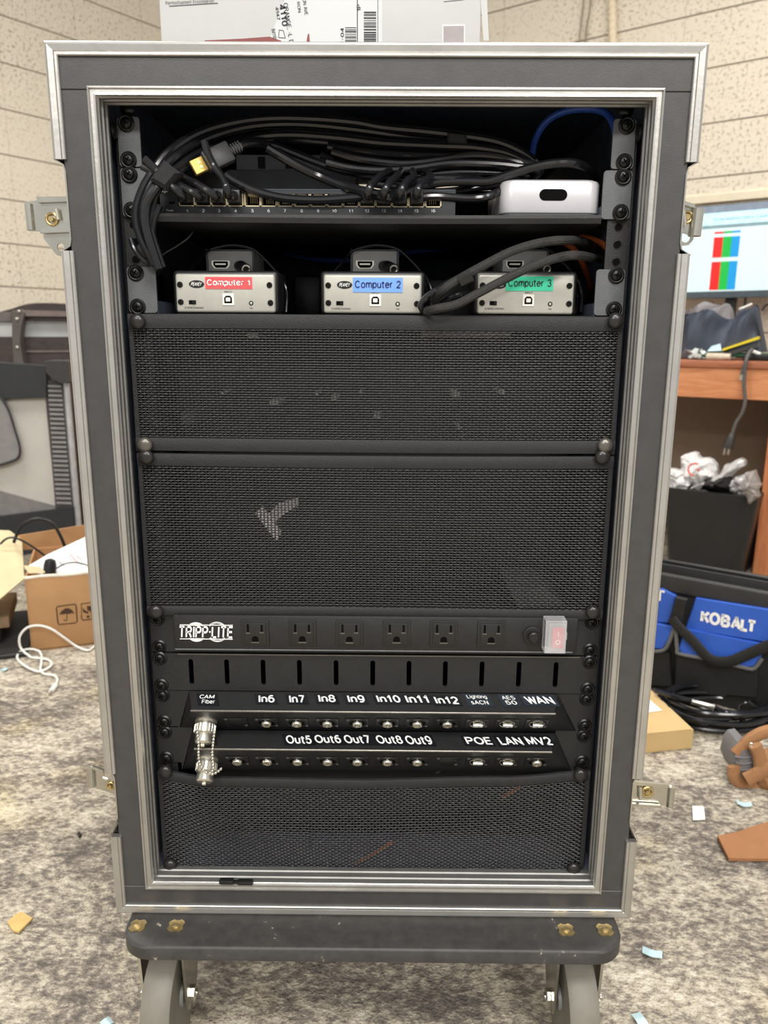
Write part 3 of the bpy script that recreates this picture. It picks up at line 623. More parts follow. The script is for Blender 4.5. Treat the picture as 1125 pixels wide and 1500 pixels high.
# ================================================================== RACK GEAR HELPERS
def screw(parent, x, z, Y=0.0, rot=None):
    """black pan head screw in its cup washer"""
    m = MB(); m.lathe([(.0078, 0), (.0078, .0010), (.0064, .0022), (.0052, .0018)], (x, Y, z), (0, -1, 0), 20)
    o = m.build('cup_washer', CUP, parent)
    m = MB(); rot = random.uniform(0, 1.5) if rot is None else rot
    m.lathe([(.0054, .0014), (.0054, .0024), (.0046, .0036), (.0030, .0044), (.0010, .0047)], (x, Y, z), (0, -1, 0), 18)
    for a in (rot, rot+math.pi/2):
        X = Matrix.Translation((x, Y-.0047, z)) @ Matrix.Rotation(a, 4, 'Y'); m.box((-.0030, -.0002, -.0006), (.0030, .0012, .0006), m=1, X=X)
    m.build('screw', [SCREW, DARK], o)
def uscrews(parent, u, Y=0.0, xs=.23255):
    for s in (-1, 1):
        for k in (-1, 1): screw(parent, s*xs, uz(u)+k*.015875, Y)
def ear_plate(mb, s, u, xin, Y=0.0, xo=.2413):
    z0, z1 = uz(u)-.0215, uz(u)+.0215
    pts = [V(s*xo, Y, z0), V(s*xin, Y, z0), V(s*xin, Y, z1), V(s*xo, Y, z1)]
    # rounded corners
    r = .003; q = []
    c4 = [(min(s*xo, s*xin)+r, z0+r, 180), (max(s*xo, s*xin)-r, z0+r, 270), (max(s*xo, s*xin)-r, z1-r, 0), (min(s*xo, s*xin)+r, z1-r, 90)]
    for cx, cz, a0 in c4:
        for i in range(5): a = math.radians(a0+90*i/4); q.append(V(cx+r*math.cos(a), Y, cz+r*math.sin(a)))
    mb.prism(q, (0, .0025, 0))

# top ears: the two flanges of one blank carrier
for s, side in ((-1, 'left'), (1, 'right')):
    t = thing('rack_bracket', 'grey rack bracket with two screws in the top %s corner of the rack' % side, 'bracket', (s*.231, 0, uz(0)-.0215))
    m = MB(); ear_plate(m, s, 0, .2205); m.build('plate', EAR, t)
    for k in (-1, 1): screw(t, s*.23255, uz(0)+k*.015875)

# upper shelf
ZS = P(560, 321, 0).z
shelf = thing('rack_shelf', 'black metal rack shelf carrying the network switch and silver box', 'shelf', (0, .15, ZS-.004))
m = MB()
n = 24; pts_t = []
for i in range(n+1):
    t = i/n; x = -.2115+.423*t; sag = .0012*math.sin(math.pi*t)
    pts_t.append((x, -sag))
vs = []; fs = []
prof = [(-.012, .0030), (-.0135, .0), (-.0120, -.0046), (-.008, -.005), (.37, -.005), (.37, 0.0), (-.010, 0.0)]
for x, sg in pts_t:
    for yy, zz in prof: vs.append(V(x, yy, ZS+zz+sg*(1 if yy < .02 else 0)))
k = len(prof)
for i in range(n):
    for j in range(k): l = (j+1) % k; fs.append((i*k+j, i*k+l, (i+1)*k+l, (i+1)*k+j))
fs.append(tuple(range(k))); fs.append(tuple(n*k+j for j in range(k)))
m.add(vs, fs); m.build('tray', PWD, shelf)
for s in (-1, 1):
    m = MB(); ear_plate(m, s, 1, .2145); e_ = m.build('ear', EAR, shelf); m = MB(); m.box((s*.2165, .003, uz(1)-.0215), (s*.2140, .30, uz(1)-.010)); m.build('side_wall', INT, shelf)
    for k in (-1, 1): screw(shelf, s*.23255, uz(1)+k*.015875)
# lower shelf (behind the mesh's top edge)
ZS2 = .8345
shelf2 = thing('rack_shelf', 'black rack shelf under the three labelled converter boxes', 'shelf', (0, .15, ZS2-.006))
m = MB(); m.box((-.214, -.001, ZS2-.004), (.214, .36, ZS2-.0002)); m.build('tray', PWD, shelf2)
for s in (-1, 1):
    m = MB(); ear_plate(m, s, 3, .2135); m.build('ear', EAR, shelf2); m = MB(); m.box((s*.2155, .003, ZS2-.004), (s*.2135, .30, uz(3)-.010)); m.build('side_wall', INT, shelf2)
    for k in (-1, 1): screw(shelf2, s*.23255, uz(3)+k*.015875)

# ================================================================== NETWORK SWITCH
SY = .012
sw = thing('network_switch', 'black sixteen-port network switch with numbered ports on the upper shelf', 'network switch', (P(450, 300, SY).x, SY+.06, ZS))
xl, xr = P(235, 300, SY).x, P(667, 300, SY).x; zb = ZS+.0004; zt = P(450, 281, SY).z; zt2 = P(450, 277, SY).z
SWB = mat('switch_body', (42, 44, 48), .38, 0, .08, 60); SWT = mat('switch_top', (70, 76, 84), .3, .4, .08, 60)
zlab = P(450, 303, SY).z; zp1 = P(450, 284, SY).z
NX = [274, 298, 321, 345, 370, 393.5, 417.5, 442, 466, 490, 514, 538, 562, 586, 610, 634.5]
XP = [P(q, 310, SY).x for q in NX]
m = MB()
m.box((xl, SY, zb), (xr, SY+.006, zlab)); m.box((xl, SY, zp1), (xr, SY+.006, zt2)); m.box((xl, SY, zlab), (XP[0]-.0082, SY+.006, zp1)); m.box((XP[-1]+.0082, SY, zlab), (xr, SY+.006, zp1))
m.box((xl, SY+.006, zb), (xr, SY+.12, zb+.001)); m.box((xl, SY+.006, zt2-.001), (xr, SY+.12, zt2), m=1); m.box((xl, SY+.006, zb), (xl+.001, SY+.12, zt2)); m.box((xr-.001, SY+.006, zb), (xr, SY+.12, zt2)); m.box((xl, SY+.03, zb), (xr, SY+.032, zt2))
m.box((xl+.0, SY-.0004, zt2-.0012), (xr, SY, zt2), m=1)
m.build('body', [SWB, SWT], sw)
for i, x in enumerate(XP):
    m = MB(); x0, x1 = x-.0078, x+.0078
    m.box((x0, SY+.0005, zlab), (x0+.0011, SY+.012, zp1), m=0); m.box((x1-.0011, SY+.0005, zlab), (x1, SY+.012, zp1), m=0)
    m.box((x0, SY+.0005, zlab), (x1, SY+.012, zlab+.0011), m=0); m.box((x0+.0035, SY+.002, zp1-.0016), (x1-.0035, SY+.012, zp1), m=0)
    m.box((x0, SY+.012, zlab), (x1, SY+.014, zp1), m=1)
    for kk in range(4): m.box((x-.0034+kk*.0020, SY+.0108, zlab+.0045), (x-.0030+kk*.0020, SY+.0122, zp1-.002), m=0)
    m.build('port', [TAN, DARK], sw)
m = MB(); ptext(m, 'tp', 237, 274.5, 246, 283, SY-.0005)
ptext(m, 'Power', 244, 306.5, 254, 310, SY)
for i, x in enumerate(NX): ptext(m, str(i+1), x-1.6 if i < 9 else x-3, 306.5, x+1.6 if i < 9 else x+3, 311, SY)
m.build('lettering', WHT, sw)
m = MB(); m.box((P(248, 296, SY).x, SY-.0003, P(248, 299, SY).z), (P(256, 296, SY).x, SY+.001, P(248, 295, SY).z), .0005, 1); m.build('power_light', DARK, sw)

# grey device behind the switch
m = MB(); GB = mat('grey_device', (176, 178, 182), .5)
q0, q1 = P(333, 248, .136), P(522, 248, .136)
t = thing('wireless_receiver', 'dark grey box standing on the shelf behind the network switch', 'device box', ((q0.x+q1.x)/2, .2, ZS))
m = MB(); m.box((q0.x, .136, ZS), (q1.x, .26, q0.z), .002); m.build('body', mat('grey_device_low', (140, 142, 146), .5), t)
q2, q3 = P(345, 226, .150), P(516, 226, .150)
m = MB(); m.box((q2.x, .150, q0.z-.0005), (q3.x, .25, q2.z), .002)
for a, b in ((378, 398), (418, 436)): m.box((P(a, 240, .149).x, .148, P(400, 247, .149).z), (P(a, 240, .149).x+.008, .152, P(400, 230, .149).z), m=1)
m.build('top_box', [GB, RUB], t)

# ================================================================== SILVER BOX
BY = .006
xa, xb_ = P(734, 290, BY).x, P(881, 290, BY).x; za = ZS+.0004; zc = P(800, 262, BY).z; zbse = P(800, 311.5, BY).z
sb = thing('streaming_box', 'silver white box with a dark pill-shaped opening, right end of upper shelf', 'streaming box', ((xa+xb_)/2, BY+.06, za))
m = MB()
pl = rrect(xa, xb_, BY, BY+.115, .012, 0)
rg = [(.0004, zbse), (0, zbse+.001), (0, zc-.004), (.0012, zc-.0015), (.004, zc)]
vs = []; N_ = len(pl)
for d, z in rg: vs += rrect(xa+d, xb_-d, BY+d, BY+.115-d, .012, z)
fs = [tuple(range(N_))[::-1], tuple((len(rg)-1)*N_+i for i in range(N_))]
for k in range(len(rg)-1):
    for i in range(N_): j = (i+1) % N_; fs.append((k*N_+i, k*N_+j, (k+1)*N_+j, (k+1)*N_+i))
m.add(vs, fs); m.build('body', mat('silver_white', (200, 198, 202), .3, .15, .03, 30), sb)
m = MB(); m.prism(rrect(xa+.001, xb_-.001, BY+.001, BY+.114, .011, za), (0, 0, zbse-za)); m.build('foot', mat('grey_foot', (72, 74, 78), .5), sb)
c0, c1 = P(798, 286, BY), P(823, 286, BY); hh = (P(800, 277, BY).z-P(800, 294, BY).z)/2; cz = P(810, 285.5, BY).z
q = []
for cx, a0 in ((c1.x, -90), (c0.x, 90)):
    for i in range(11): a = math.radians(a0+18*i); q.append(V(cx+hh*math.cos(a), BY-.0004, cz+hh*math.sin(a)))
m = MB(); m.prism(q, (0, .001, 0)); m.ring
m.build('pill_opening', DARK, sb)

# ================================================================== THREE CONVERTER BOXES
FACE = mat('grey_faceplate', (178, 177, 168), .42, .25, .05, 80)
DIY = -.001
tapes = [((250, 82, 86), (245, 245, 245)), ((112, 160, 240), (30, 36, 80)), ((60, 206, 164), (26, 50, 46))]
boxes = [(259.5, 402.5, 401.5, 458.5, 301, 369, 406, 423, 'red'), (474.5, 618, 402.5, 460, 517, 590, 407, 428, 'blue'), (698.5, 842, 402.5, 460, 741, 811, 405, 426, 'green')]
ordn = ['leftmost of three', 'middle of three', 'rightmost of three']
for i, (x0, x1, y0, y1, t0, t1, t2, t3, cn) in enumerate(boxes):
    a, b = P(x0, y1, DIY), P(x1, y0, DIY); cx = (a.x+b.x)/2
    sc = (b.x-a.x)/143.0; zlo = ZS2
    d = thing('audio_converter', 'grey-faced converter box with %s tape reading Computer %d on the lower shelf' % (cn, i+1), 'converter box', (cx, DIY+.05, zlo), group='labelled converter boxes')
    m = MB(); o2 = .0032
    m.box((a.x-o2, DIY+.001, zlo), (b.x+o2, DIY+.060, b.z+o2), .004, 3); m.build('shell', RUB, d)
    m = MB(); m.box((a.x, DIY-.0016, max(a.z, zlo+.001)), (b.x, DIY+.004, b.z), .0025, 3); m.build('faceplate', FACE, d)
    fy = DIY-.0017
    def loc(u, v): return V(a.x+(b.x-a.x)*u, fy, a.z+(b.z-a.z)*v)
    for u, v in ((.048, .72), (.048, .28), (.947, .72), (.952, .27)):
        c = loc(u, v); m = MB(); m.lathe([(.0028, 0), (.0028, .0008), (.0018, .0018)], c, (0, -1, 0), 14)
        m.box((c.x-.0016, fy-.0020, c.z-.0003), (c.x+.0016, fy-.0010, c.z+.0003), m=1); m.box((c.x-.0003, fy-.0020, c.z-.0016), (c.x+.0003, fy-.0010, c.z+.0016), m=1)
        m.build('screw', [SCREW, DARK], d)
    # oval badge with slanted letters
    c = loc(.215, .735); m = MB(); q = [V(c.x+.0074*math.cos(k*math.pi/14), fy+.0002, c.z+.0036*math.sin(k*math.pi/14)) for k in range(28)]
    m.prism(q, (0, -.0006, 0)); badge = m.build('badge', CUP, d)
    m = MB(); text(m, 'PEAVEY', c+V(0, -.0005, 0), R_, U_, .0108, .0036, shear=.4, bold=.03); m.build('badge_lettering', WHT, badge)
    m = MB(); p0, p1 = P(t0, t3, fy-.0002), P(t1, t2, fy-.0002); m.box((p0.x, fy-.0006, p0.z), (p1.x, fy+.0001, p1.z)); tp = m.build('label_tape', mat('tape_%s' % cn, tapes[i][0], .5, 0, .03, 60), d)
    m = MB(); text(m, 'Computer %d' % (i+1), (p0+p1)/2+V(0, -.0006, 0), R_, U_, (p1.x-p0.x)*.92, (p1.z-p0.z)*.60, bold=.022); m.build('tape_lettering', mat('tape_ink_%s' % cn, tapes[i][1], .5, 0, .02), tp)
    INKB = mat('black_ink', (40, 40, 38), .6)
    for tx, uu, vv_, lw, lh in (('INPUT', .53, .545, .0074, .0016), ('STEREO/MONO', .18, .135, .0185, .0018), ('ON', .757, .135, .003, .0014)):
        m = MB(); text(m, tx, loc(uu, vv_), R_, U_, lw, lh); m.build('panel_lettering', INKB, d)
    c = loc(.528, .35); m = MB(); m.box((c.x-.0057, fy-.0010, c.z-.0057), (c.x+.0057, fy+.0005, c.z+.0057), .0006, 1, m=0)
    q = [V(c.x-.0038, fy-.0011, c.z-.0036), V(c.x+.0038, fy-.0011, c.z-.0036), V(c.x+.0038, fy-.0011, c.z+.0015), V(c.x+.002, fy-.0011, c.z+.0036), V(c.x-.002, fy-.0011, c.z+.0036), V(c.x-.0038, fy-.0011, c.z+.0015)]
    m.prism(q, (0, .0008, 0), 1); m.box((c.x-.0022, fy-.0022, c.z-.0020), (c.x+.0022, fy, c.z+.0018), .0004, 1, m=0); m.build('usb_socket', [mat('socket_white', (236, 234, 226), .4), DARK], d)
    c = loc(.165, .275); m = MB(); m.box((c.x-.0034, fy-.0006, c.z-.0019), (c.x+.0034, fy+.0004, c.z+.0019), m=0); m.box((c.x+.0004, fy-.0022, c.z-.0012), (c.x+.0028, fy, c.z+.0012), m=1); m.build('slide_switch', [DARK, SCREW], d)
    c = loc(.757, .26); m = MB(); m.ring(c, (0, 1, 0), .0018, .0005, 14, 6, 0); m.ball(c, .0013, 8, 1); m.build('indicator_light', [SCREW, mat('led_lens', (190, 196, 176), .2)], d)

# three small grey HDMI boxes standing behind the converters
HB = mat('grey_extender', (196, 196, 194), .45, .2, .06, 60)
hd = [(303, 371, 366, 430), (515, 583, 366, 430), (735, 803, 366, 430)]
HY = .064
for i, (x0, x1, y0, y1) in enumerate(hd):
    a, b = P(x0, y0, HY), P(x1, y0, HY); z0 = ZS2
    cn = ['red', 'blue', 'green'][i]
    t = thing('hdmi_extractor', 'small grey box with a video socket behind the converter with %s tape' % cn, 'extractor box', ((a.x+b.x)/2, HY+.03, z0), group='small grey boxes behind the converters')
    m = MB(); m.box((a.x, HY, z0), (b.x, HY+.07, a.z), .0010, 2); m.build('body', HB, t)
    m = MB(); m.box((a.x-.0012, HY-.0012, a.z-.0012), (b.x+.0012, HY+.001, a.z+.0006), .0004, 1)
    for xx in (a.x, b.x): m.box((xx-.0012, HY-.0012, z0+.02), (xx+.0012, HY+.001, a.z), .0004, 1)
    m.build('rim', EAR, t)
    c = V(a.x+(b.x-a.x)*.29, HY-.0010, a.z-.0145); hw = .0095
    def hs(k, yy): return [V(c.x-hw*k, yy, c.z+.0038*k), V(c.x-hw*k, yy, c.z-.0008*k), V(c.x-hw*.7*k, yy, c.z-.0042*k), V(c.x+hw*.7*k, yy, c.z-.0042*k), V(c.x+hw*k, yy, c.z-.0008*k), V(c.x+hw*k, yy, c.z+.0038*k)]
    m = MB(); m.prism(hs(1, c.y), (0, .002, 0), 0); m.prism(hs(.8, c.y-.0003), (0, .002, 0), 1); m.box((c.x-.0055, c.y-.001, c.z-.0006), (c.x+.0055, c.y, c.z+.0010), m=0); m.build('hdmi_socket', [SIL, DARK], t)
    c = V(a.x+(b.x-a.x)*.68, HY-.0005, a.z-.016)
    m = MB(); m.tube(spline([c, c+V(.004, -.010, -.001), c+V(.011, -.020, -.005)], 6), [.0052]*6+[.0058]*7, 14); m.ring(c+V(.011, -.0205, -.005), (.4, -1, -.3), .0040, .0012, 14, 6, 1)
    m.build('audio_plug', [RUB, SIL], t)

# ================================================================== CABLES IN THE TOP BAY
bundle = 'black cables bundled above the network switch'
def cable(pts, r, label, Y=.05, mt=CAB, name='cable', group=None, cat='cable', k=8, n=10):
    mb = MB(); mb.tube(spline(px(pts, Y), k), r, n); return tag(mb.build(name, mt), label, cat, group)
cable([(226, 388, -.018), (208, 352, -.020), (200, 325, -.021), (201, 300, -.021), (211, 273, -.020), (225, 250, -.016), (247, 223, -.004), (290, 195, .015), (345, 179, .03), (400, 173), (460, 174), (520, 179), (560, 186), (620, 192), (680, 199), (730, 208), (768, 225), (786, 243), (770, 262, .09), (700, 270, .12)], .0041, 'topmost long black cable arching over the whole bundle', .040, group=bundle)
cable([(231, 390, -.016), (216, 352, -.018), (209, 325, -.019), (210, 300, -.020), (219, 277, -.019), (234, 255, -.015), (257, 230, -.002), (300, 204, .018), (350, 188, .036), (400, 182), (460, 183), (540, 192), (600, 201), (660, 206), (720, 214), (762, 230), (792, 248), (775, 266, .1), (720, 276, .12)], .0041, 'second black cable just under the topmost arch of the bundle', .048, group=bundle)
cable([(233, 394, -.024), (219, 352, -.027), (213, 325, -.028), (214, 302, -.028), (224, 282, -.026), (242, 262, -.020), (264, 244, -.006), (290, 226, .01), (330, 212, .024), (380, 200), (430, 197), (500, 202), (560, 209), (640, 213), (700, 216), (750, 227), (788, 252), (760, 270, .1)], .0041, 'black cable forming the lower inside arch of the bundle', .036, group=bundle)
cable([(238, 392, -.012), (224, 350, -.014), (219, 325, -.016), (222, 304, -.017), (230, 280, -.016), (248, 260, -.012), (268, 248, -.004), (290, 234, .014), (326, 216, .034), (376, 205), (430, 204), (500, 210), (560, 217), (640, 221), (700, 222), (745, 233), (770, 250, .06)], .0037, 'black cable hugging the underside of the inside arch', .046, group=bundle)
cable([(338, 221, .008), (352, 213, .012), (372, 209, .02), (400, 213), (425, 222), (450, 232), (480, 243), (505, 250), (540, 252), (620, 247), (700, 240), (775, 238)], .0037, 'black video cable whose gold plug hangs loose over the switch', .034, group=bundle)
cable([(480, 214), (530, 222), (590, 227), (650, 229), (700, 231), (750, 236), (778, 248)], .0040, 'black cable across the middle of the bundle, fourth line down', .040, group=bundle)
cable([(486, 222), (520, 232), (560, 238), (600, 240), (650, 234), (690, 227), (730, 230), (772, 243)], .0040, 'black cable dipping then rising across the bundle middle', .034, group=bundle)
cable([(478, 238), (510, 246), (550, 250), (600, 248), (660, 240), (720, 241), (770, 246)], .0040, 'glossy black cable near the bottom of the bundle', .030, group=bundle)
cable([(500, 250), (550, 258), (610, 258), (670, 253), (720, 253), (768, 254)], .0037, 'lowest black cable lying flat along the bundle', .036, group=bundle)
cable([(560, 262), (600, 262), (640, 259), (700, 262), (740, 258), (775, 256)], .0030, 'thin black cable tucked under the right end of the bundle', .044, group=bundle)
cable([(392, 217), (410, 228), (440, 245), (470, 259), (505, 273, .012), (540, 282, -.004), (566, 288, -.014), (580, 290, -.004)], .0046, 'thick black cable sloping down to the right onto the switch', .022, group=bundle)
cable([(330, 256), (345, 266), (375, 280), (415, 290), (465, 293), (515, 290), (555, 286), (580, 285)], .0042, 'black cable sagging along the front of the switch ports', .006, group=bundle)
cable([(592, 285, .01), (612, 276), (640, 268), (680, 266), (715, 266), (745, 256), (780, 245), (815, 239), (845, 240), (868, 252, .05), (874, 262, .09)], .0042, 'black cable rising over the silver box at the right', .016, group=bundle)
cable([(605, 290, .006), (640, 288), (690, 291), (720, 286), (745, 270, .03), (770, 256, .05)], .0040, 'black cable looping beside the silver box into the bundle', .012, group=bundle)
cable([(575, 284, .01), (600, 270), (630, 262), (670, 262), (720, 264, .05)], .0041, 'black cable running from port fourteen back into the bundle', .018, group=bundle)
cable([(470, 206), (520, 214), (580, 221), (640, 226), (700, 226), (748, 234), (782, 252), (765, 268, .07), (700, 274, .09)], .0040, 'thick black cable under the inside arch, looping back at the right end', .050, group=bundle)
cable([(492, 230), (540, 236), (590, 233), (640, 241), (690, 246), (740, 247), (780, 256, .06)], .0040, 'black cable weaving through the middle right of the bundle', .046, group=bundle)
cable([(505, 243), (560, 253), (620, 264), (680, 260), (730, 249), (772, 250)], .0041, 'black cable bowing low across the bundle right half', .042, group=bundle)
cable([(540, 268), (590, 276), (640, 281), (690, 276), (735, 266, .05)], .0037, 'black cable just above the right switch ports', .040, group=bundle)
cable([(470, 226), (500, 238), (530, 243), (570, 244), (620, 234), (680, 218), (735, 222), (770, 236)], .0037, 'black cable crossing upward through the bundle to the right', .052, group=bundle)
# patch leads into ports 1-4 with boots
def lead(pts, label, port, Y=.02):
    q = px(pts, Y); end = V(XP[port], SY-.010, zlab+.0085); q = q+[end]
    t = thing('patch_cable', label, 'cable', end, group='patch leads in the left ports')
    m = MB(); m.tube(spline(q, 8), .0036, 10); m.build('lead', CAB, t)
    m = MB(); m.box((end.x-.0062, SY-.008, end.z-.0062), (end.x+.0062, SY+.011, end.z+.0055), .0012, 2); m.tube([q[-2]+(end-q[-2])*.35, end+V(0, .004, 0)], [.0040, .0050], 10); m.build('plug', RUB, t)
lead([(211, 232, -.024), (230, 250, -.022), (250, 270, -.026), (264, 283, -.026), (270, 290, -.018)], 'short black patch lead in port one of the switch', 0, .012)
lead([(208, 243, -.018), (244, 262, -.018), (268, 274, -.024), (287, 284, -.026), (294, 290, -.018)], 'short black patch lead in port two of the switch', 1, .010)
lead([(244, 246, -.014), (272, 262, -.012), (292, 272, -.024), (311, 284, -.026), (318, 290, -.018)], 'short black patch lead in port three of the switch', 2, .008)
lead([(299, 206), (304, 224), (314, 244), (324, 258, -.020), (332, 274, -.026), (335, 287, -.020)], 'upright black patch lead in port four of the switch', 3, -.016)
for j, (po, lb) in enumerate(((11, 'twelve'), (12, 'thirteen'), (13, 'fourteen'), (14, 'fifteen'))):
    xx = NX[po]; lead([(xx+34-8*j, 250, .03), (xx+20, 258, .0), (xx+9, 267, -.018), (xx+2, 278, -.026), (xx, 288, -.020)], 'short black patch lead in port %s of the switch' % lb, po)
# loose gold video plug
t = thing('hdmi_plug', 'black video plug with a gold tip hanging above the switch', 'plug', P(315, 236, -.004))
ax_ = (P(283, 247, -.006)-P(345, 218, .010)).normalized(); c = P(292, 243, -.005); upv = ax_.cross(V(0, 1, 0)).normalized()
X = Matrix((ax_, upv, ax_.cross(upv))).transposed().to_4x4(); X.translation = c
m = MB(); m.box((-.006, -.0068, -.0024), (.0070, .0068, .0024), .0006, 1, X=X); m.box((-.002, -.0032, -.0030), (.0005, -.0012, .0030), m=1, X=X); m.box((-.002, .0012, -.0030), (.0005, .0032, .0030), m=1, X=X); m.build('gold_tip', [GOLD, BRASS], t)
m = MB(); m.box((-.034, -.0098, -.0050), (-.006, .0098, .0050), .0025, 2, X=X)
for k in range(4): m.box((-.044+k*.0026, -.0052, -.0042), (-.0425+k*.0026, .0052, .0042), .0006, 1, X=X)
m.box((-.046, -.0030, -.0028), (-.030, .0030, .0028), .0008, 1, X=X); m.build('plug_body', mat('plug_plastic', (60, 61, 63), .45), t)
# straps
q = px([(238, 233), (263, 252), (242, 278), (217, 262)], -.034); m = MB(); m.prism(q, (0, .020, 0), bev=.0045); tag(m.build('cable_strap', mat('hook_strap', (34, 34, 36), .8, 0, .15, 200, .4, 900)), 'black fabric strap round the cables above the switch left end', 'strap')
q = px([(656, 194), (684, 197), (684, 210), (656, 208)], .030); m = MB(); m.prism(q, (0, .022, 0), bev=.002); tag(m.build('cable_strap', mat('hook_strap', (34, 34, 36))), 'small black tape wrap on the upper right of the bundle', 'strap')
# lower left drop of the bundle, blue and orange cables, thin wires
cable([(231, 300, -.012), (222, 326, -.014), (220, 356, -.012), (224, 378, -.010), (232, 392, 0), (234, 410, .06), (238, 440, .1)], .0050, 'thick black cable dropping down beside the left rail', .044)
cable([(192, 350, -.014), (197, 364, -.016), (205, 376, -.016), (219, 386, -.012), (232, 390, .01)], .0026, 'thin black cable bowing close to the left rack rail', .034)
GW = mat('grey_tie', (112, 112, 112), .4)
cable([(228, 382), (240, 372), (258, 361), (276, 348), (287, 332, .07)], .0008, 'thin grey tie tail below the switch at left', .05, GW, 'cable_tie', cat='cable tie')
BLU = mat('blue_cable', (52, 92, 190), .4); ORG = mat('orange_cable', (214, 110, 56), .45); DBL = mat('dark_blue_cable', (34, 56, 120), .4)
cable([(778, 240, .11), (784, 205, .10), (802, 177, .09), (832, 162, .08), (868, 160, .07), (890, 168, .06), (900, 186, .05), (903, 215, .06)], .0036, 'blue cable arching in the top right of the rack', .2, BLU)
cable([(892, 300, .10), (893, 325, .03), (892, 350, .022), (889, 372, .02), (890, 400, .03), (880, 440, .10)], .0020, 'thin blue cable running down beside the right rail', .02, BLU)
cable([(420, 372, .24), (460, 380, .2), (510, 382, .18), (560, 375, .2), (640, 366, .22), (700, 362, .25)], .0028, 'dark blue cable running behind the converter boxes', .2, DBL)
cable([(828, 350, .12), (850, 347, .10), (872, 352, .08), (890, 365, .06), (896, 390, .10)], .0030, 'orange cable curving beside the right rack rail', .1, ORG)
cable([(806, 350, .14), (830, 357, .10), (846, 372, .09), (856, 392, .10), (866, 420, .16)], .0032, 'orange cable hanging down behind the green taped box', .1, ORG)
# braided leads in front of box three
def braid(pts, label, Y):
    t = thing('braided_cable', label, 'cable', P(*pts[0][:2], Y)); m = MB(); m.tube(spline(px(pts, Y), 8), .0042, 10); m.build('lead', BRAID, t); return t
t = braid([(636, 440, .0), (650, 424), (672, 409), (710, 388), (750, 368), (790, 356), (825, 352), (858, 355, .04), (885, 372, .1)], 'upper braided black cable crossing over the green taped box', -.022)
c = P(682, 411, -.022); m = MB(); m.tube([P(672, 413, -.022), P(690, 403, -.022)], [.0064, .0064], 6); m.build('cable_tie', RUB, t)
t = braid([(625, 456, -.012), (640, 452), (668, 446), (700, 430), (740, 409), (780, 390), (815, 378), (845, 374), (878, 380, .06)], 'lower braided black cable sloping across the green taped box', -.024)
cable([(622, 458, -.006), (616, 448), (624, 436), (640, 424), (664, 410, .01), (690, 402, .05)], .0030, 'black cable coiling between the blue and green taped boxes', -.012)
cable([(640, 452, -.003), (655, 440), (675, 432), (692, 430, .03)], .0034, 'black cable tucked beside the green taped box', .012)
# thin loops around the small boxes
for i, dx in enumerate((0, 212, 432)):
    cn = ['red', 'blue', 'green'][i]
    cable([(272+dx, 404, .075), (290+dx, 384, .068), (304+dx, 368), (330+dx, 360), (352+dx, 360), (372+dx, 366), (390+dx, 382), (404+dx, 398), (411+dx, 415), (414+dx, 440), (410+dx, 458, .02)], .0014, 'thin black lead looping over the box behind the %s tape' % cn, .058, group='thin leads over the small boxes')
    cable([(375+dx, 366, .066), (398+dx, 390, .064), (413+dx, 408, .045), (420+dx, 430, .04), (419+dx, 458, .03)], .0016, 'outer thin black lead right of the %s taped box' % cn, .08, group='outer thin leads')
# black blocks in the dark between boxes
m = MB(); q0, q1 = P(430, 404, .16), P(470, 455, .16); m.box((q0.x, .16, ZS2), (q1.x, .24, q0.z), .003); tag(m.build('power_adapter', RUB), 'black adapter block between the red and blue taped boxes', 'adapter')
m = MB(); q0, q1 = P(628, 408, .10), P(690, 450, .10); m.box((q0.x, .10, ZS2), (q1.x, .18, q0.z), .004); tag(m.build('power_adapter', RUB), 'black adapter block between the blue and green taped boxes', 'adapter')

# ================================================================== MESH FRONTS
def strands(nx, nz, fn, amp, rw, rv):
    """woven sheet as real strands; fn(u,v)->(x,y,z) surface"""
    V_, F_ = [], []; base = 0
    def strand(pts, ra, rb, axis):
        nonlocal base
        pts = np.array(pts); n = len(pts); o = np.array([[0, -ra, 0], [0, 0, 0], [0, ra, 0], [0, 0, 0]], float)
        o[1] = (rb, 0, 0) if axis == 'z' else (0, 0, rb); o[3] = -o[1]
        V_.append((pts[:, None, :]+o[None]).reshape(-1, 3)); i = np.arange(n-1)[:, None]*4+base; k = np.arange(4)[None]
        F_.append(np.stack([i+k, i+(k+1) % 4, i+4+(k+1) % 4, i+4+k], -1).reshape(-1, 4)); base += 4*n
    for j in range(nz):
        v = (j+.5)/nz; pts = []
        for i in range(nx*2+1):
            u = i/(nx*2); x, y, z = fn(u, v)
            s = math.cos(math.pi*(i/2.0))*1.0; ph = 1 if j % 2 else -1
            pts.append((x, y+amp*s*ph if i % 2 == 0 else y, z+random.gauss(0, .00004)))
        strand(pts, rw*.7, rw, 'x')
    for i in range(nx):
        u = (i+.5)/nx; pts = []
        for j in range(nz*2+1):
            v = j/(nz*2); x, y, z = fn(u, v); ph = 1 if i % 2 else -1
            pts.append((x, y-(amp*math.cos(math.pi*(j/2.0))*ph if j % 2 == 0 else 0)*.6, z))
        strand(pts, rv*.7, rv, 'z')
    return np.concatenate(V_), np.concatenate(F_)
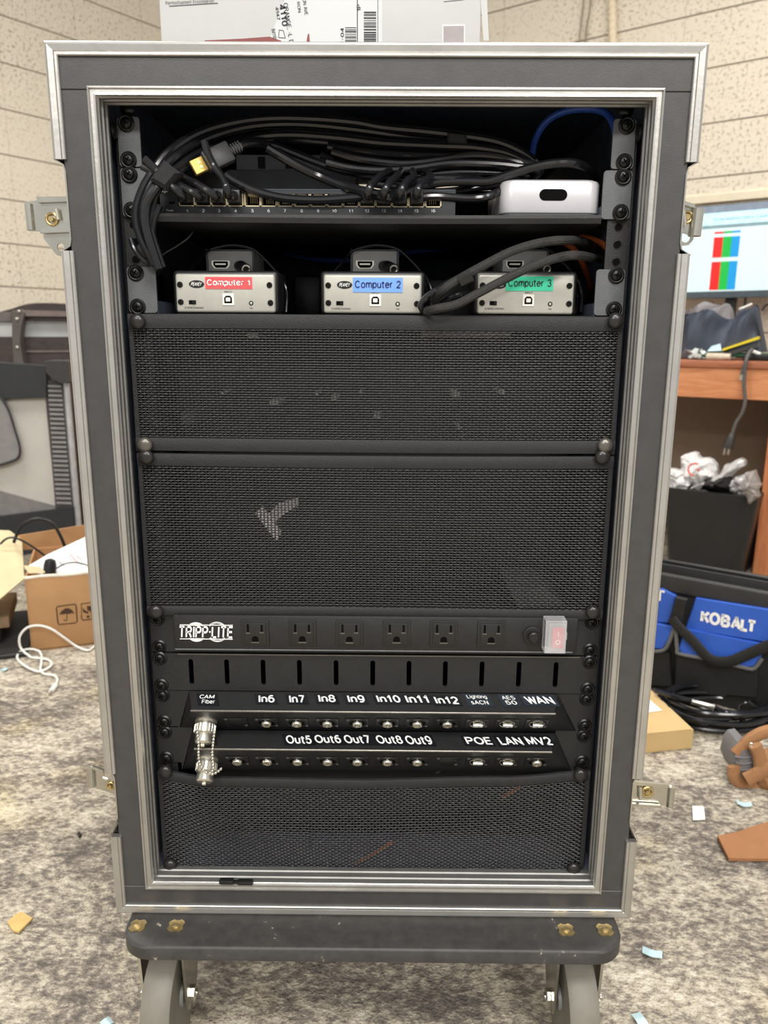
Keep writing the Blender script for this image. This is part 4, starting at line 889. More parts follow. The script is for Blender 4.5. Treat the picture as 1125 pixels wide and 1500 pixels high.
def mesh_front(label, x0, x1, fzt, fzb, hemt, hemb, knobs, dens, ybulge, worn=(), rw=.00078, rv=.00058):
    """fzt/fzb: u -> top/bottom z ; ybulge(u,v) -> y"""
    zc = (fzt(.5)+fzb(.5))/2
    t = thing('mesh_panel', label, 'mesh panel', ((x0+x1)/2, 0, fzb(.5)), group='woven mesh fronts of the rack')
    def fn(u, v):
        zt, zb_ = fzt(u)-hemt*.8, fzb(u)+hemb*.8
        return (x0+.002+(x1-x0-.004)*u, ybulge(u, (v*(zt-zb_)+zb_-fzb(u))/(fzt(u)-fzb(u))), zb_+(zt-zb_)*v)
    nx = int((x1-x0)/.00365); nz = int((fzt(.5)-fzb(.5))/dens)
    vv, ff = strands(nx, nz, fn, .0007, rw, rv)
    vv = vv-np.array([(x0+x1)/2, 0, fzb(.5)])
    me = bpy.data.meshes.new('mesh_sheet'); me.vertices.add(len(vv)); me.vertices.foreach_set('co', vv.ravel())
    me.loops.add(len(ff)*4); me.loops.foreach_set('vertex_index', ff.ravel()); me.polygons.add(len(ff)); me.polygons.foreach_set('loop_start', np.arange(len(ff))*4)
    me.polygons.foreach_set('use_smooth', [True]*len(ff)); me.update(calc_edges=True); me.validate(); me.materials.append(MESH)
    o = bpy.data.objects.new('mesh_sheet', me); COL.objects.link(o); o.parent = t
    def hem(f0, f1, v):
        m = MB(); n = 40; vs = []; fs = []
        for i in range(n+1):
            u = i/n; x = x0+(x1-x0)*u; a, b = f0(u), f1(u); y = ybulge(u, v)-.0012
            for yy, zz in ((y, a+.0006), (y-.0008, a+(b-a)*.3), (y-.0010, a+(b-a)*.7), (y, b-.0006), (y+.0028, b), (y+.0028, a)): vs.append(V(x, yy, zz))
        for i in range(n):
            for j in range(6): l = (j+1) % 6; fs.append((i*6+j, i*6+l, i*6+6+l, i*6+6+j))
        fs += [tuple(range(6)), tuple(n*6+j for j in range(6))]
        m.add(vs, fs); m.build('hem', HEM, t)
    hem(lambda u: fzt(u)-hemt, fzt, .97); hem(fzb, lambda u: fzb(u)+hemb, .03)
    for s, xx in ((1, x0), (-1, x1)):
        m = MB(); vs = []; fs = []; n = 12
        for i in range(n+1):
            v = i/n; u = 0 if s > 0 else 1; z = fzb(u)+(fzt(u)-fzb(u))*v; y = ybulge(u, v)
            for yy, dx in ((y-.0010, 0), (y-.0010, .0045), (y+.002, .0045), (y+.002, 0)): vs.append(V(xx+s*dx, yy, z))
        for i in range(n):
            for j in range(4): l = (j+1) % 4; fs.append((i*4+j, i*4+l, i*4+4+l, i*4+4+j))
        fs += [(0, 1, 2, 3), tuple(n*4+j for j in range(4))]
        m.add(vs, fs); m.build('hem', HEM, t)
    for i, (kx, ky) in enumerate(knobs):
        c = P(kx, ky, -.010); m = MB(); m.lathe([(.0035, -.010), (.0038, 0), (.0074, .0002), (.0078, .0022), (.0072, .0040), (.0054, .0056), (.0028, .0064), (.0005, .0066)], c, (0, -1, 0), 28)
        m.build('thumb_screw', KNOBW if i in worn else KNOB, t)
    return t
dn = .00300
mesh_front('woven black mesh front just below the three labelled boxes', -.2412, .2412, lambda u: .8340+.0004*math.sin(6*u), lambda u: .6995-.0010*math.sin(math.pi*u), .0145, .0140,
           [(202, 471), (901, 470), (213, 651), (886, 652)], dn, lambda u, v: -.006+.0012*math.sin(5*u+3*v), (2, 3))
mesh_front('tallest woven black mesh front, above the power strip', -.2412, .2412, lambda u: .6975-.0012*math.sin(math.pi*u), lambda u: .5232+.0005*math.sin(5*u), .0135, .0110,
           [(215, 669), (882, 669), (229, 895), (868, 896)], dn, lambda u, v: -.006+.0010*math.sin(4*u+2*v), ())
zz = lambda x, y: P(x, y, 0).z
def interp(tab):
    xs = [a for a, b in tab]; ys = [b for a, b in tab]
    def f(u):
        for i in range(len(xs)-1):
            if u <= xs[i+1]:
                t = (u-xs[i])/(xs[i+1]-xs[i]); t = t*t*(3-2*t); return ys[i]+(ys[i+1]-ys[i])*t
        return ys[-1]
    return f
top3 = interp([(0, zz(235, 1123)), (.12, zz(310, 1133)), (.45, zz(540, 1136)), (.8, zz(740, 1132)), (1, zz(860, 1124))])
bot3 = interp([(0, zz(238, 1274)), (.15, zz(330, 1284)), (.4, zz(480, 1291)), (.7, zz(680, 1288)), (1, zz(850, 1276))])
def bulge(u, v):
    w_ = math.sin(math.pi*u)**.6*math.sin(math.pi*min(1, max(0, v)))**.8
    return -.007-.004*w_-.0045*w_*math.sin(9*v+7*u+1.6*math.sin(5*u))-.003*w_*math.exp(-((v-.55-.35*(u-.6))/.10)**2)*(1 if u > .35 else .4)
mesh_front('sagging wrinkled black mesh front at the bottom of the rack', -.2412, .2405, top3, bot3, .0120, .0100,
           [(243, 1129), (850, 1134), (250, 1266), (840, 1271)], dn, bulge, ())

# gear behind the mesh
t = thing('amplifier', 'dark equipment chassis seen through the upper mesh front', 'amplifier', (0, .15, .705))
m = MB(); m.box((-.215, .06, .705), (.215, .35, .822), .002); m.build('chassis', mat('chassis_grey', (44, 45, 48), .5), t)
m = MB(); q0, q1 = P(618, 488, .004), P(748, 493, .004); m.box((q0.x, .004, q1.z), (q1.x, .06, q0.z+.0008), .0008, 1); m.build('highlight_strip', mat('highlight_metal', (232, 226, 214), .3, .3), t)  # pale metal strip put in for the highlight streak behind the mesh
for (x_, y_, ww, hh) in ((370, 492, 14, 6), (402, 590, 14, 6), (325, 576, 6, 4), (463, 577, 5, 4), (490, 584, 9, 6), (529, 575, 5, 5), (553, 611, 10, 5), (668, 578, 10, 9), (735, 575, 8, 6), (674, 628, 5, 4), (275, 612, 18, 16)):
    q = P(x_, y_, .010); s = .00075; m = MB(); m.box((q.x-ww*s/2, .010, q.z-hh*s/2), (q.x+ww*s/2, .062, q.z+hh*s/2), .0005, 1); m.build('connector', mat('pale_plastic', (190, 188, 182), .5) if ww < 18 else mat('grey_plastic', (84, 84, 84), .5), t)
t = thing('rack_chassis', 'black chassis front seen through the tall mesh front', 'chassis', (0, .2, .527))
m = MB(); m.box((-.215, .08, .527), (.215, .35, .692), .002); m.build('front', mat('drawer_black', (30, 30, 31), .5), t)
q = px([(745, 862), (800, 862), (828, 888), (758, 888)], .008); m = MB(); m.prism(q, (0, .073, 0)); m.build('latch_plate', mat('grey_plastic', (84, 84, 84), .5), t)
m = MB(); Yt = -.0035
m.prism(px([(374, 752), (384, 742), (412, 780), (405, 793)], Yt), (0, .004, 0)); m.prism(px([(390, 756), (408, 738), (436, 730), (437, 741), (418, 752), (400, 768)], Yt+.0005), (0, .004, 0))
tag(m.build('cable_label', mat('label_white', (240, 230, 232), .5)), 'white folded tape tag behind the tall mesh front', 'tag')
for pts, lb in (([(498, 1280), (520, 1266), (548, 1250), (576, 1232)], 'orange cable showing through the bottom mesh, lower middle'), ([(735, 1168), (748, 1160), (762, 1152)], 'orange cable end showing through the bottom mesh, upper right')):
    cable(pts, .0022, lb, .004, ORG)
m = MB(); m.box((-.215, .06, .215), (.215, .36, .335), .002); tag(m.build('rack_chassis', mat('drawer_black', (30, 30, 31), .5)), 'black chassis box behind the wrinkled bottom mesh', 'chassis')

# ================================================================== POWER STRIP
ps = thing('power_strip', 'black rack power strip with six outlets and a covered switch', 'power strip', (0, .02, uz(11)-.0215))
xa, xb_ = P(255, 930, -.010).x, P(846, 930, -.010).x; PSY = -.010
m = MB(); zt, zb_ = P(550, 903, PSY).z, P(550, 953.5, PSY).z
m.box((xa, PSY, zb_), (xb_, .09, zt), .0015, 2); m.box((-.2413, -.0005, uz(11)-.0215), (.2413, .002, uz(11)+.0215)); m.box((xa, PSY-.0006, zb_-.0008), (xb_-.004, PSY+.004, zb_+.0008), .0005, 1, m=1); m.build('body', [PWD, EAR], ps)
uscrews(ps, 11)
OUT = mat('outlet_plastic', (30, 30, 30), .4)
for ox, oy in ((374, 927), (443, 927), (512, 927.5), (581, 927.5), (650, 928), (719.5, 928.5)):
    c = P(ox, oy, PSY); h = .0148
    m = MB(); m.box((c.x-h, PSY-.0012, c.z-h), (c.x+h, PSY+.004, c.z+h), .0008, 2); m.box((c.x-.0118, PSY-.0024, c.z-.0122), (c.x+.0118, PSY, c.z+.0122), .0008, 2)
    oo = m.build('outlet', OUT, ps)
    fy = PSY-.0026
    for dx, hh in ((-.0073, .0046), (.0073, .0040)):
        m = MB(); m.box((c.x+dx-.0011, fy, c.z+.0060-hh), (c.x+dx+.0011, fy+.001, c.z+.0060+hh), m=0); m.box((c.x+dx-.0022, fy-.0001, c.z+.0060-hh-.0014), (c.x+dx+.0022, fy+.001, c.z+.0060-hh), m=1); m.build('slot', [DARK, KNOBW], oo)
    m = MB(); q = [V(c.x+.0036*math.cos(math.radians(a)), fy, c.z-.0064+.0036*math.sin(math.radians(a))) for a in range(0, 181, 15)]+[V(c.x-.0036, fy, c.z-.0092), V(c.x+.0036, fy, c.z-.0092)]
    m.prism(q, (0, .001, 0)); m.box((c.x-.0042, fy-.0001, c.z-.0106), (c.x+.0042, fy+.001, c.z-.0092), m=1); m.build('slot', [DARK, KNOBW], oo)
c = P(780, 930, PSY); m = MB(); m.lathe([(.0100, 0), (.0100, .002), (.0080, .0026), (.0078, .0040), (.0064, .0042), (.0058, .0090), (.0046, .0100), (.0042, .0094)], c, (0, -1, 0), 28); m.build('breaker_button', RUB, ps)
# switch under a clear cover
q0, q1 = P(802, 950, PSY), P(829, 912, PSY)
m = MB(); m.box((q0.x, PSY-.004, q0.z), (q1.x, PSY, q1.z), .001, 1); sw_ = m.build('switch_bezel', mat('bezel_grey', (120, 116, 116), .4), ps)
m = MB(); cx = (q0.x+q1.x)/2; m.box((cx-.0062, PSY-.0070, q0.z+.003), (cx+.0062, PSY-.003, q1.z-.004), .0012, 2); rk = m.build('rocker', mat('red_rocker', (196, 52, 66), .3), sw_)
m = MB(); text(m, '1', V(cx, PSY-.0072, q1.z-.0100), R_, U_, .0012, .0050); m.ring(V(cx, PSY-.0072, q0.z+.0100), (0, 1, 0), .0022, .0004, 16, 6); m.build('rocker_marks', WHT, rk)
CLR = bpy.data.materials.new('clear_plastic'); CLR.use_nodes = True; nt = CLR.node_tree; b = nt.nodes['Principled BSDF']
tcc = node(nt, 'ShaderNodeTexCoord'); nn = node(nt, 'ShaderNodeTexNoise', Scale=80.0); nt.links.new(tcc.outputs['Object'], nn.inputs['Vector'])
mr = node(nt, 'ShaderNodeMapRange'); mr.inputs[3].default_value = .16; mr.inputs[4].default_value = .30; nt.links.new(nn.outputs['Fac'], mr.inputs[0]); nt.links.new(mr.outputs[0], b.inputs['Alpha'])
b.inputs['Base Color'].default_value = rgb(236, 236, 238); b.inputs['Roughness'].default_value = .12
c0, c1 = P(797.5, 957, PSY-.016), P(831, 910, PSY-.016); m = MB(); th = .0012; y0, y1 = PSY-.016, PSY-.0005
m.box((c0.x, y0, c0.z), (c1.x, y0+th, c1.z), .0004, 1); m.box((c0.x, y0, c0.z), (c1.x, y1, c0.z+th)); m.box((c0.x, y0, c1.z-th), (c1.x, y1, c1.z)); m.box((c0.x, y0, c0.z), (c0.x+th, y1, c1.z)); m.box((c1.x-th, y0, c0.z), (c1.x, y1, c1.z))
m.box((c1.x, y0+.003, (c0.z+c1.z)/2-.004), (c1.x+.0016, y0+.008, (c0.z+c1.z)/2+.004))
m.build('clear_cover', CLR, ps)
# maker's mark
m = MB(); fy = PSY-.0002
ptext(m, 'TRIPP·LITE', 264, 917, 341, 934.5, PSY-.0004, shear=.12, bold=.035)
for yy in (915.5, 936): m.box((P(263.5, yy, fy).x, fy-.0003, P(300, yy, fy).z-.0004), (P(341, yy, fy).x, fy, P(300, yy, fy).z+.0004))
def seg(cxp, cyp, r, s):
    c = P(cxp, cyp, fy); q = []
    for k in range(11):
        a = math.radians(40+10*k); q.append(V(c.x+r*math.cos(a), fy, c.z+s*r*math.sin(a)))
    return q
for cxp in (287.5, 318):
    for s in (1, -1):
        if cxp < 300:
            m.prism(seg(cxp, 925.7, .0110, s), (0, -.0003, 0))
        else: m.tube(seg(cxp, 925.7, .0110, s), .0004, 6); m.tube(seg(cxp, 925.7, .0098, s), .0003, 6)
m.build('lettering', WHT, ps)

# ================================================================== SLOTTED PANEL
sp = thing('slotted_panel', 'black rack panel with eleven upright slots under the power strip', 'rack panel', (0, 0, uz(12)-.0215))
sx = [P(q, 985, 0).x for q in (281, 333, 386, 439, 492.5, 546, 599, 652, 705.5, 759.5, 813.5)]
zt, zb_ = P(550, 966.5, 0).z, P(550, 1003.5, 0).z; z1, z0 = uz(12)+.0215, uz(12)-.0215; hw = .0026
m = MB(); m.box((-.2413, -.002, zt), (.2413, .001, z1)); m.box((-.2413, -.002, z0), (.2413, .001, zb_)); ed = [-.2413]
for x in sx: ed += [x-hw, x+hw]
ed.append(.2413)
for i in range(0, len(ed), 2): m.box((ed[i], -.002, zb_), (ed[i+1], .001, zt))
for x in sx:   # round ends
    for zc_, s in ((zt, 1), (zb_, -1)):
        for sd in (-1, 1):
            q = [V(x+sd*hw, -.002, zc_)]+[V(x+sd*hw*math.cos(math.radians(a)), -.002, zc_-s*hw+s*hw*math.sin(math.radians(a))) for a in range(0, 91, 18)]
            m.prism(q, (0, .003, 0))
m.box((-.2413, .001, z1-.002), (.2413, .012, z1)); m.box((-.2413, .001, z0), (.2413, .012, z0+.002)); m.box((-.215, .05, z0), (.215, .052, z1), m=1)
m.box((-.213, -.0026, z1-.0012), (.222, -.0018, z1), m=2)
m.build('plate', [PWD, DARK, KNOBW], sp); uscrews(sp, 12, -.002)

# ================================================================== PATCH PANELS
def patch(u, topL, topR, lipL, lipR, botL, botR, label, texts, conns, cyp):
    t = thing('patch_bay', label, 'patch panel', (0, 0, uz(u)-.0215))
    LY = -.028
    A, B = P(*topL, -.001), P(*topR, -.001); A.z = B.z = (A.z+B.z)/2
    C, D = P(*lipL, LY), P(*lipR, LY); C.z = D.z = (C.z+D.z)/2
    E_, G_ = P(*botL, .004), P(*botR, .004); E_.z = G_.z = (E_.z+G_.z)/2
    m = MB(); T = V(0, .0016, 0)
    m.prism([A, B, D, C], V(0, .001, -.0012)); m.prism([C, D, G_, E_], T); m.prism([A, C, E_], V(.0012, .001, 0)); m.prism([B, D, G_], V(-.0012, .001, 0))
    m.prism([V(-.2413, 0, uz(u)-.0215), V(E_.x, 0, uz(u)-.0215), E_+V(0, -.004, 0), A, V(A.x, 0, uz(u)+.0215), V(-.2413, 0, uz(u)+.0215)], (0, .002, 0))
    m.prism([V(.2413, 0, uz(u)-.0215), V(G_.x, 0, uz(u)-.0215), G_+V(0, -.004, 0), B, V(B.x, 0, uz(u)+.0215), V(.2413, 0, uz(u)+.0215)], (0, .002, 0))
    m.build('plate', PWD, t)
    m = MB(); m.tube([C+V(-.001, -.0004, .0006), D+V(.001, -.0004, .0006)], .0013, 10); m.build('lip', KNOBW, t)
    uscrews(t, u)
    upf = (A-C).normalized(); nf = R_.cross(upf)     # label face
    TB = mat('label_black', (24, 26, 30), .25, 0, .1, 80); TG = mat('label_glossy', (38, 46, 54), .18, 0, .1, 80)
    n_ = Vector((0, upf.z, -upf.y))
    if n_.y > 0: n_ = -n_
    for (s, x0, y0, x1, y1, sh, gl) in texts:
        lines = s.split('|'); cx, cyy = (x0+x1)/2, (y0+y1)/2
        c = PL(cx, cyy, C, n_); wd = (PL(x1, cyy, C, n_)-PL(x0, cyy, C, n_)).length; ht = (PL(cx, y0, C, n_)-PL(cx, y1, C, n_)).length
        lab = MB(); hw_, hh_ = wd/2+.003, ht/2+.0018
        q = [c-R_*hw_-upf*hh_, c+R_*hw_-upf*hh_, c+R_*hw_+upf*hh_, c-R_*hw_+upf*hh_]
        lab.prism([p+n_*.0001 for p in q], n_*.0005); lo = lab.build('label', TG if gl else TB, t)
        lt = MB(); k = len(lines)
        for i, l_ in enumerate(lines):
            cc = c+upf*(ht*(.5-(i+.5)/k)); text(lt, l_, cc+n_*.0011, R_, upf, wd*(1 if k == 1 or i == 0 else .86), ht/k*(.95 if k == 1 else .78), shear=sh, bold=.034 if k == 1 else .018, th=0)
        lt.build('lettering', WHT, lo)
    dn_ = (E_-C); dn_.x = 0; dn_.normalize(); n2 = Vector((0, dn_.z, -dn_.y))
    if n2.y > 0: n2 = -n2
    for kind, cx in conns:
        c = PL(cx, cyp(cx), C, n2)
        fr = Matrix((R_, -dn_, n2)).transposed().to_4x4(); fr.translation = c
        m = MB(); m.box((-.0128, -.0105, 0), (.0128, .0105, .0010), .0008, 1, X=fr); cn = m.build('socket', OUT, t)
        m = MB()
        for q in ((-.0100, .0080), (.0100, -.0080)): m.lathe([(.0020, .0008), (.0019, .0014), (.001, .0018)], fr @ V(q[0], q[1], 0), n2, 10)
        m.build('screw', KNOBW, cn)
        if kind == 'blank':
            m = MB(); m.lathe([(.0100, 0), (.0100, .0012), (.0094, .0016)], c, n2, 24); m.build('blank_cap', OUT, cn); continue
        m = MB(); m.ring(c+n2*.001, n2, .0098, .0010, 26, 8); m.lathe([(.0094, .0006), (.0094, .0012)], c, n2, 24, 1); m.build('ring', [OUT, DARK], cn)
        if kind == 'bnc':
            m = MB(); m.lathe([(.0056, .001), (.0056, .0035), (.0050, .0044), (.0042, .0044), (.0040, .002)], c, n2, 22); m.lathe([(.0018, .002), (.0018, .0042), (.0008, .0046)], c, n2, 12); m.lathe([(.0040, .0012), (.0040, .0022)], c, n2, 18, 1); m.build('coax_core', [SIL, BRASS], cn)
            m = MB(); m.box((-.0009, .0066, .001), (.0009, .0092, .0030), .0003, 1, X=fr); m.build('key', SIL, cn)
        if kind == 'rj':
            m = MB(); m.ring(c+n2*.0012, n2, .0080, .0007, 24, 8); m.build('shell', SIL, cn)
            m = MB(); m.box((-.0056, .0012, .002), (.0056, .0066, .0064), .0010, 2, X=fr); m.build('latch_tab', SIL, cn)
            m = MB(); m.box((-.0050, -.0048, .0005), (.0050, .0014, .0016), X=fr); m.build('opening', DARK, cn)
    return t, C, n2, dn_
B_, J_ = 'bnc', 'rj'
t1 = patch(13, (277, 1013), (817, 1015.5), (281, 1042), (812, 1046), (263, 1068), (845, 1073), 'upper black patch panel labelled In6 to In12, Lighting and WAN',
      [('CAM|Fiber', 293, 1017.5, 316, 1032.5, .25, 0), ('In6', 378, 1018.5, 402, 1030.5, .15, 0), ('In7', 423, 1018.5, 447, 1030.5, .12, 0), ('In8', 466, 1018, 491, 1030, .08, 0), ('In9', 509, 1018.5, 534, 1030.5, .05, 0),
       ('In10', 552, 1018.5, 586, 1030.5, 0, 0), ('In11', 594, 1018.5, 627, 1030.5, 0, 0), ('In12', 637, 1020.5, 671, 1033, 0, 0), ('Lighting|sACN', 686, 1018, 715, 1034, 0, 1), ('AES|50', 737, 1019, 756, 1034, -.05, 1), ('WAN', 769, 1020, 811, 1033, -.12, 1)],
      [('blank', 346)]+[(B_, q) for q in (390.5, 435, 479.5, 523.5, 567.5, 611, 655)]+[(J_, q) for q in (699, 742.5, 786)], lambda x: 1057.5+(x-390)*.004)
t2 = patch(14, (282, 1070), (814, 1073), (286, 1098), (807, 1102), (268, 1127), (838, 1130), 'lower black patch panel labelled Out5 to Out9, POE and LAN',
      [('I/O|Fiber', 293, 1074, 313, 1090, .2, 0), ('Out5', 419, 1077.5, 456, 1091, .08, 0), ('Out6', 461, 1077, 499, 1090, .04, 0), ('Out7', 504, 1077, 542, 1090.5, 0, 0), ('Out8', 551, 1077.5, 589, 1091, 0, 0), ('Out9', 594, 1078, 632, 1092, 0, 0),
       ('POE', 682, 1080, 719, 1092, 0, 0), ('LAN', 730, 1079.5, 765, 1093, -.08, 0), ('MV2', 770, 1079.5, 807, 1093, -.08, 0)],
      [(B_, q) for q in (348, 391.5, 436, 480, 523.5, 567.5, 611)]+[('blank', 655)]+[(J_, q) for q in (699, 742.5)]+[(B_, 786)], lambda x: 1113.5+(x-390)*.004)
# fibre sockets with chained metal dust caps
def fibre(tp, cx, cy_, chain):
    t, C, n2, dn_ = tp
    c = PL(cx, cy_-6, C, n2)
    m = MB(); m.lathe([(.0120, 0), (.0120, .0015), (.0098, .0020), (.0098, .006)], c, n2, 24); cn = m.build('fibre_socket', SIL, t)
    ax = (n2+V(0, 0, -.15)).normalized()
    m = MB(); pr = [(.0098, .004), (.0112, .005), (.0112, .0135), (.0090, .0150), (.0094, .0165), (.0094, .0235), (.0080, .0250), (.0040, .0256)]
    m.lathe(pr, c, ax, 30)
    for k in range(20):
        a = 2*math.pi*k/20; u = ax.orthogonal().normalized(); w_ = ax.cross(u); q = c+ax*.009+(u*math.cos(a)+w_*math.sin(a))*.0112; m.tube([q-ax*.004, q+ax*.004], .0007, 5)
    e_ = c+ax*.0256; m.box((e_.x-.0022, e_.y-.003, e_.z-.0014), (e_.x+.0022, e_.y+.002, e_.z+.0014), .0005, 1)
    m.build('dust_cap', SIL, cn)
    for lst in chain:
        q = spline(px(lst, -.052), 14); m = MB(); acc = 0; last = None
        for p in q:
            if last is None or (p-last).length >= .0034: m.ball(p, .0017, 8); last = p
        m.tube(q, .0005, 5); m.build('ball_chain', SIL, cn)
fibre(t1, 302, 1062, [[(289, 1073), (291, 1090), (291, 1106), (293, 1120), (298, 1127)], [(314, 1073), (312, 1090), (311, 1104), (312, 1120), (312, 1128), (306, 1133)]])
fibre(t2, 304, 1118, [[(298, 1128), (306, 1134), (314, 1133), (322, 1128), (325, 1124)]])
cable([(640, 1132, .012), (656, 1124), (672, 1120), (690, 1122)], .0022, 'thin black cable curling below the lower patch panel', .008)

# ================================================================== WHITE BOX ON TOP OF THE CASE
WB = .22; zt0 = Z1
xa, xb_ = P(235, 50, WB).x, P(706, 50, WB).x
wb = thing('shipping_box', 'large white shipping carton with address labels and barcodes on top of the case', 'carton', ((xa+xb_)/2, WB+.15, zt0))
WC = mat('white_carton', (204, 204, 202), .6, 0, .03, 14, .08, 60); WLAB = mat('label_paper', (214, 215, 215), .5, 0, .02, 20)
xbt, zbt, ybt = P(704, 50, WB).x, zt0+.32, WB+.30
m = MB(); m.box((xa, WB, zt0), (xbt, ybt, zbt), .003, 2); m.build('carton', WC, wb)
LBK = mat('print_black', (44, 44, 46), .6)
def decal(pts, mt, name='sticker', d=.0006, parent=wb):
    mm = MB(); mm.prism(px(pts, WB), (0, -d, 0)); return mm.build(name, mt, parent)
decal([(702, -30), (712, -30), (716, 60), (708, 60)], WC, 'side_flap')
s1 = decal([(424, -20), (560, -20), (560, 70), (398, 70), (396, 56)], WLAB, 'address_label', .0005)
a_ = math.radians(-81.5); rt = V(math.cos(a_), 0, math.sin(a_)); ut = V(-math.sin(a_), 0, math.cos(a_))
def rtext(mb, s, x, y, ln, ht, bold=.01): text(mb, s, P(x, y, WB)+V(0, -.0008, 0), rt, ut, ln, ht, bold=bold)
kk = 1/1127*1.02
a2 = math.radians(90)
def vtext(mb, s, x, y, ln, ht): text(mb, s, P(x, y, WB)+V(0, -.0008, 0), V(0, 0, 1), V(-1, 0, 0), ln, ht, bold=.02)
for fn_, ar in ((rtext, ('- 4110', 414.5, 17, 34*kk, 7.5*kk, .03)), (rtext, ('E. J. ORANGE, -L DR', 421.5, 27, 68*kk, 6*kk)), (rtext, ('4147', 407, 20, 15*kk, 4*kk, .02)), (rtext, ('RON AVE', 447, 8, 22*kk, 4.5*kk)),
                (rtext, ('R RON', 437.5, 7, 18*kk, 4*kk)), (rtext, ('84110', 401.5, 50, 12*kk, 5*kk)), (vtext, ('1P', 525.5, 11.5, 7*kk, 5*kk)), (vtext, ('1-04', 501.5, 53, 18*kk, 4.5*kk))):
    m = MB(); fn_(m, *ar); m.build('address_print', LBK, s1)
m = MB()
for (q0, q1) in (((408, 55), (418, 56)), ((418, 56), (415, 45)), ((415, 45), (409, 44)), ((409, 44), (408, 55))):
    m.tube(px([q0, q1], WB-.0005), .0004, 6)
m.build('tick_box', LBK, s1)
m = MB(); random.seed(3)
for (x0, x1, y0, y1) in ((505.5, 522, 40, 62), (533, 551, 17, 62)):
    yy = y0
    while yy < y1:
        h = random.choice((.7, .9, 1.5, 2.0)); a, b = P(x0, yy+h, WB-.0009), P(x1, yy, WB-.0009); m.box((a.x, a.y, a.z), (b.x, a.y+.0004, b.z)); yy += h+random.choice((1.0, 1.3, 2.2))
for x in (523.5, 553.5): a, b = P(x-.5, 64, WB-.0009), P(x+.5, -20, WB-.0009); m.box((a.x, a.y, a.z), (b.x, a.y+.0004, b.z))
m.build('barcode', LBK, s1)
m = MB(); text(m, 'Permsofluament Ensstedarion', P(278, 3, WB)+V(0, -.0006, 0), (1, 0, .045), (-.045, 0, 1), 62*kk, 4*kk); m.tube(px([(248, 9), (319, 4.5)], WB-.0004), .0004, 6)
m.build('print_line', mat('print_grey', (110, 110, 112), .6), wb)
decal([(648, 36.5), (681, 36), (681, 66), (648, 66)], PAPER, 'window_border', .0004); decal([(649.5, 38.5), (679.5, 38), (679.5, 66), (649.5, 66)], mat('mauve_grey', (172, 162, 162), .6), 'cut_window', .0007)
decal([(650, 2), (680, -1), (680, 0), (650, 3)], mat('print_grey', (110, 110, 112)), 'print_rule', .0004)
RED = mat('dull_red', (142, 76, 74), .6)
decal([(300, 59.5), (355, 57), (395, 54), (412, 60), (412, 64), (300, 64)], RED, 'red_flash', .0009); decal([(449, 62), (451, 50), (453, 50), (454, 62)], RED, 'red_flash', .0009)

# ================================================================== LEFT BACKGROUND
# open cardboard box with handling marks
A0 = F(46.7, 955); A1 = F(139, 944); bx = (A1-A0).normalized(); by = V(-bx.y, bx.x, 0); rz = math.atan2(bx.y, bx.x)
Hb = PL(40, 847, A0, by).z
W_, D_ = .40, .30
cb = thing('cardboard_box', 'open brown cardboard box with umbrella and glass marks, full of papers', 'cardboard box', A0+bx*W_/2+by*D_/2, rz)
def LB(x, y, z): return A0+bx*x+by*y+V(0, 0, z)
def lbox(mb, a, b, m=0, bev=0):
    X = Matrix((bx, by, V(0, 0, 1))).transposed().to_4x4(); X.translation = A0; mb.box(a, b, bev, 2, m, X)
m = MB(); lbox(m, (0, 0, .001), (W_, .005, Hb), bev=.001); lbox(m, (0, D_-.005, .001), (W_, D_, Hb)); lbox(m, (0, 0, .001), (.005, D_, Hb)); lbox(m, (W_-.005, 0, .001), (W_, D_, Hb)); lbox(m, (0, 0, .001), (W_, D_, .006)); m.build('carton', CARD, cb)
# white torn rim of the front wall
m = MB(); sp_ = spline([LB(W_*k/8, .002, Hb+.0015*math.sin(k*2.1)) for k in range(9)], 4); m.tube(sp_, .0045, 8); m.build('rim', mat('rim_tape', (226, 216, 200), .6), cb)
yb = D_
bt = A0+by*yb
q = [PL(18, 786, bt, by), PL(135, 761, bt, by)]; z0_ = Hb-.002
m = MB(); b0 = (q[0]-bt).dot(bx); b1 = W_; zl, zr = q[0].z, PL(135, 761, bt, by).z
m.prism([LB(b0, yb, z0_), LB(b1, yb, z0_), LB(b1, yb, zr+.01), LB(b0, yb, zl)], by*.005); m.build('back_flap', CARD, cb)
FLc = LB(.0, 0, Hb); BLc = LB(0, D_, Hb)
f1 = PL(14, 777, BLc, by); m = MB()
m.prism([FLc, BLc+(f1-BLc)*.5, f1, f1-bx*.16+V(0, 0, .02), FLc-bx*.16-by*.05+V(0, 0, -.115)], by*.005+V(0, 0, -.004)); m.build('left_flap', CARDL, cb)
f2 = [PL(35, 829, A0+by*.03, by), PL(58, 831, A0+by*.03, by), PL(66, 839, A0+by*.02, by), PL(42, 840, A0+by*.02, by)]
m = MB(); m.prism(f2, V(0, .002, .001)); m.build('torn_flap', CARDL, cb)
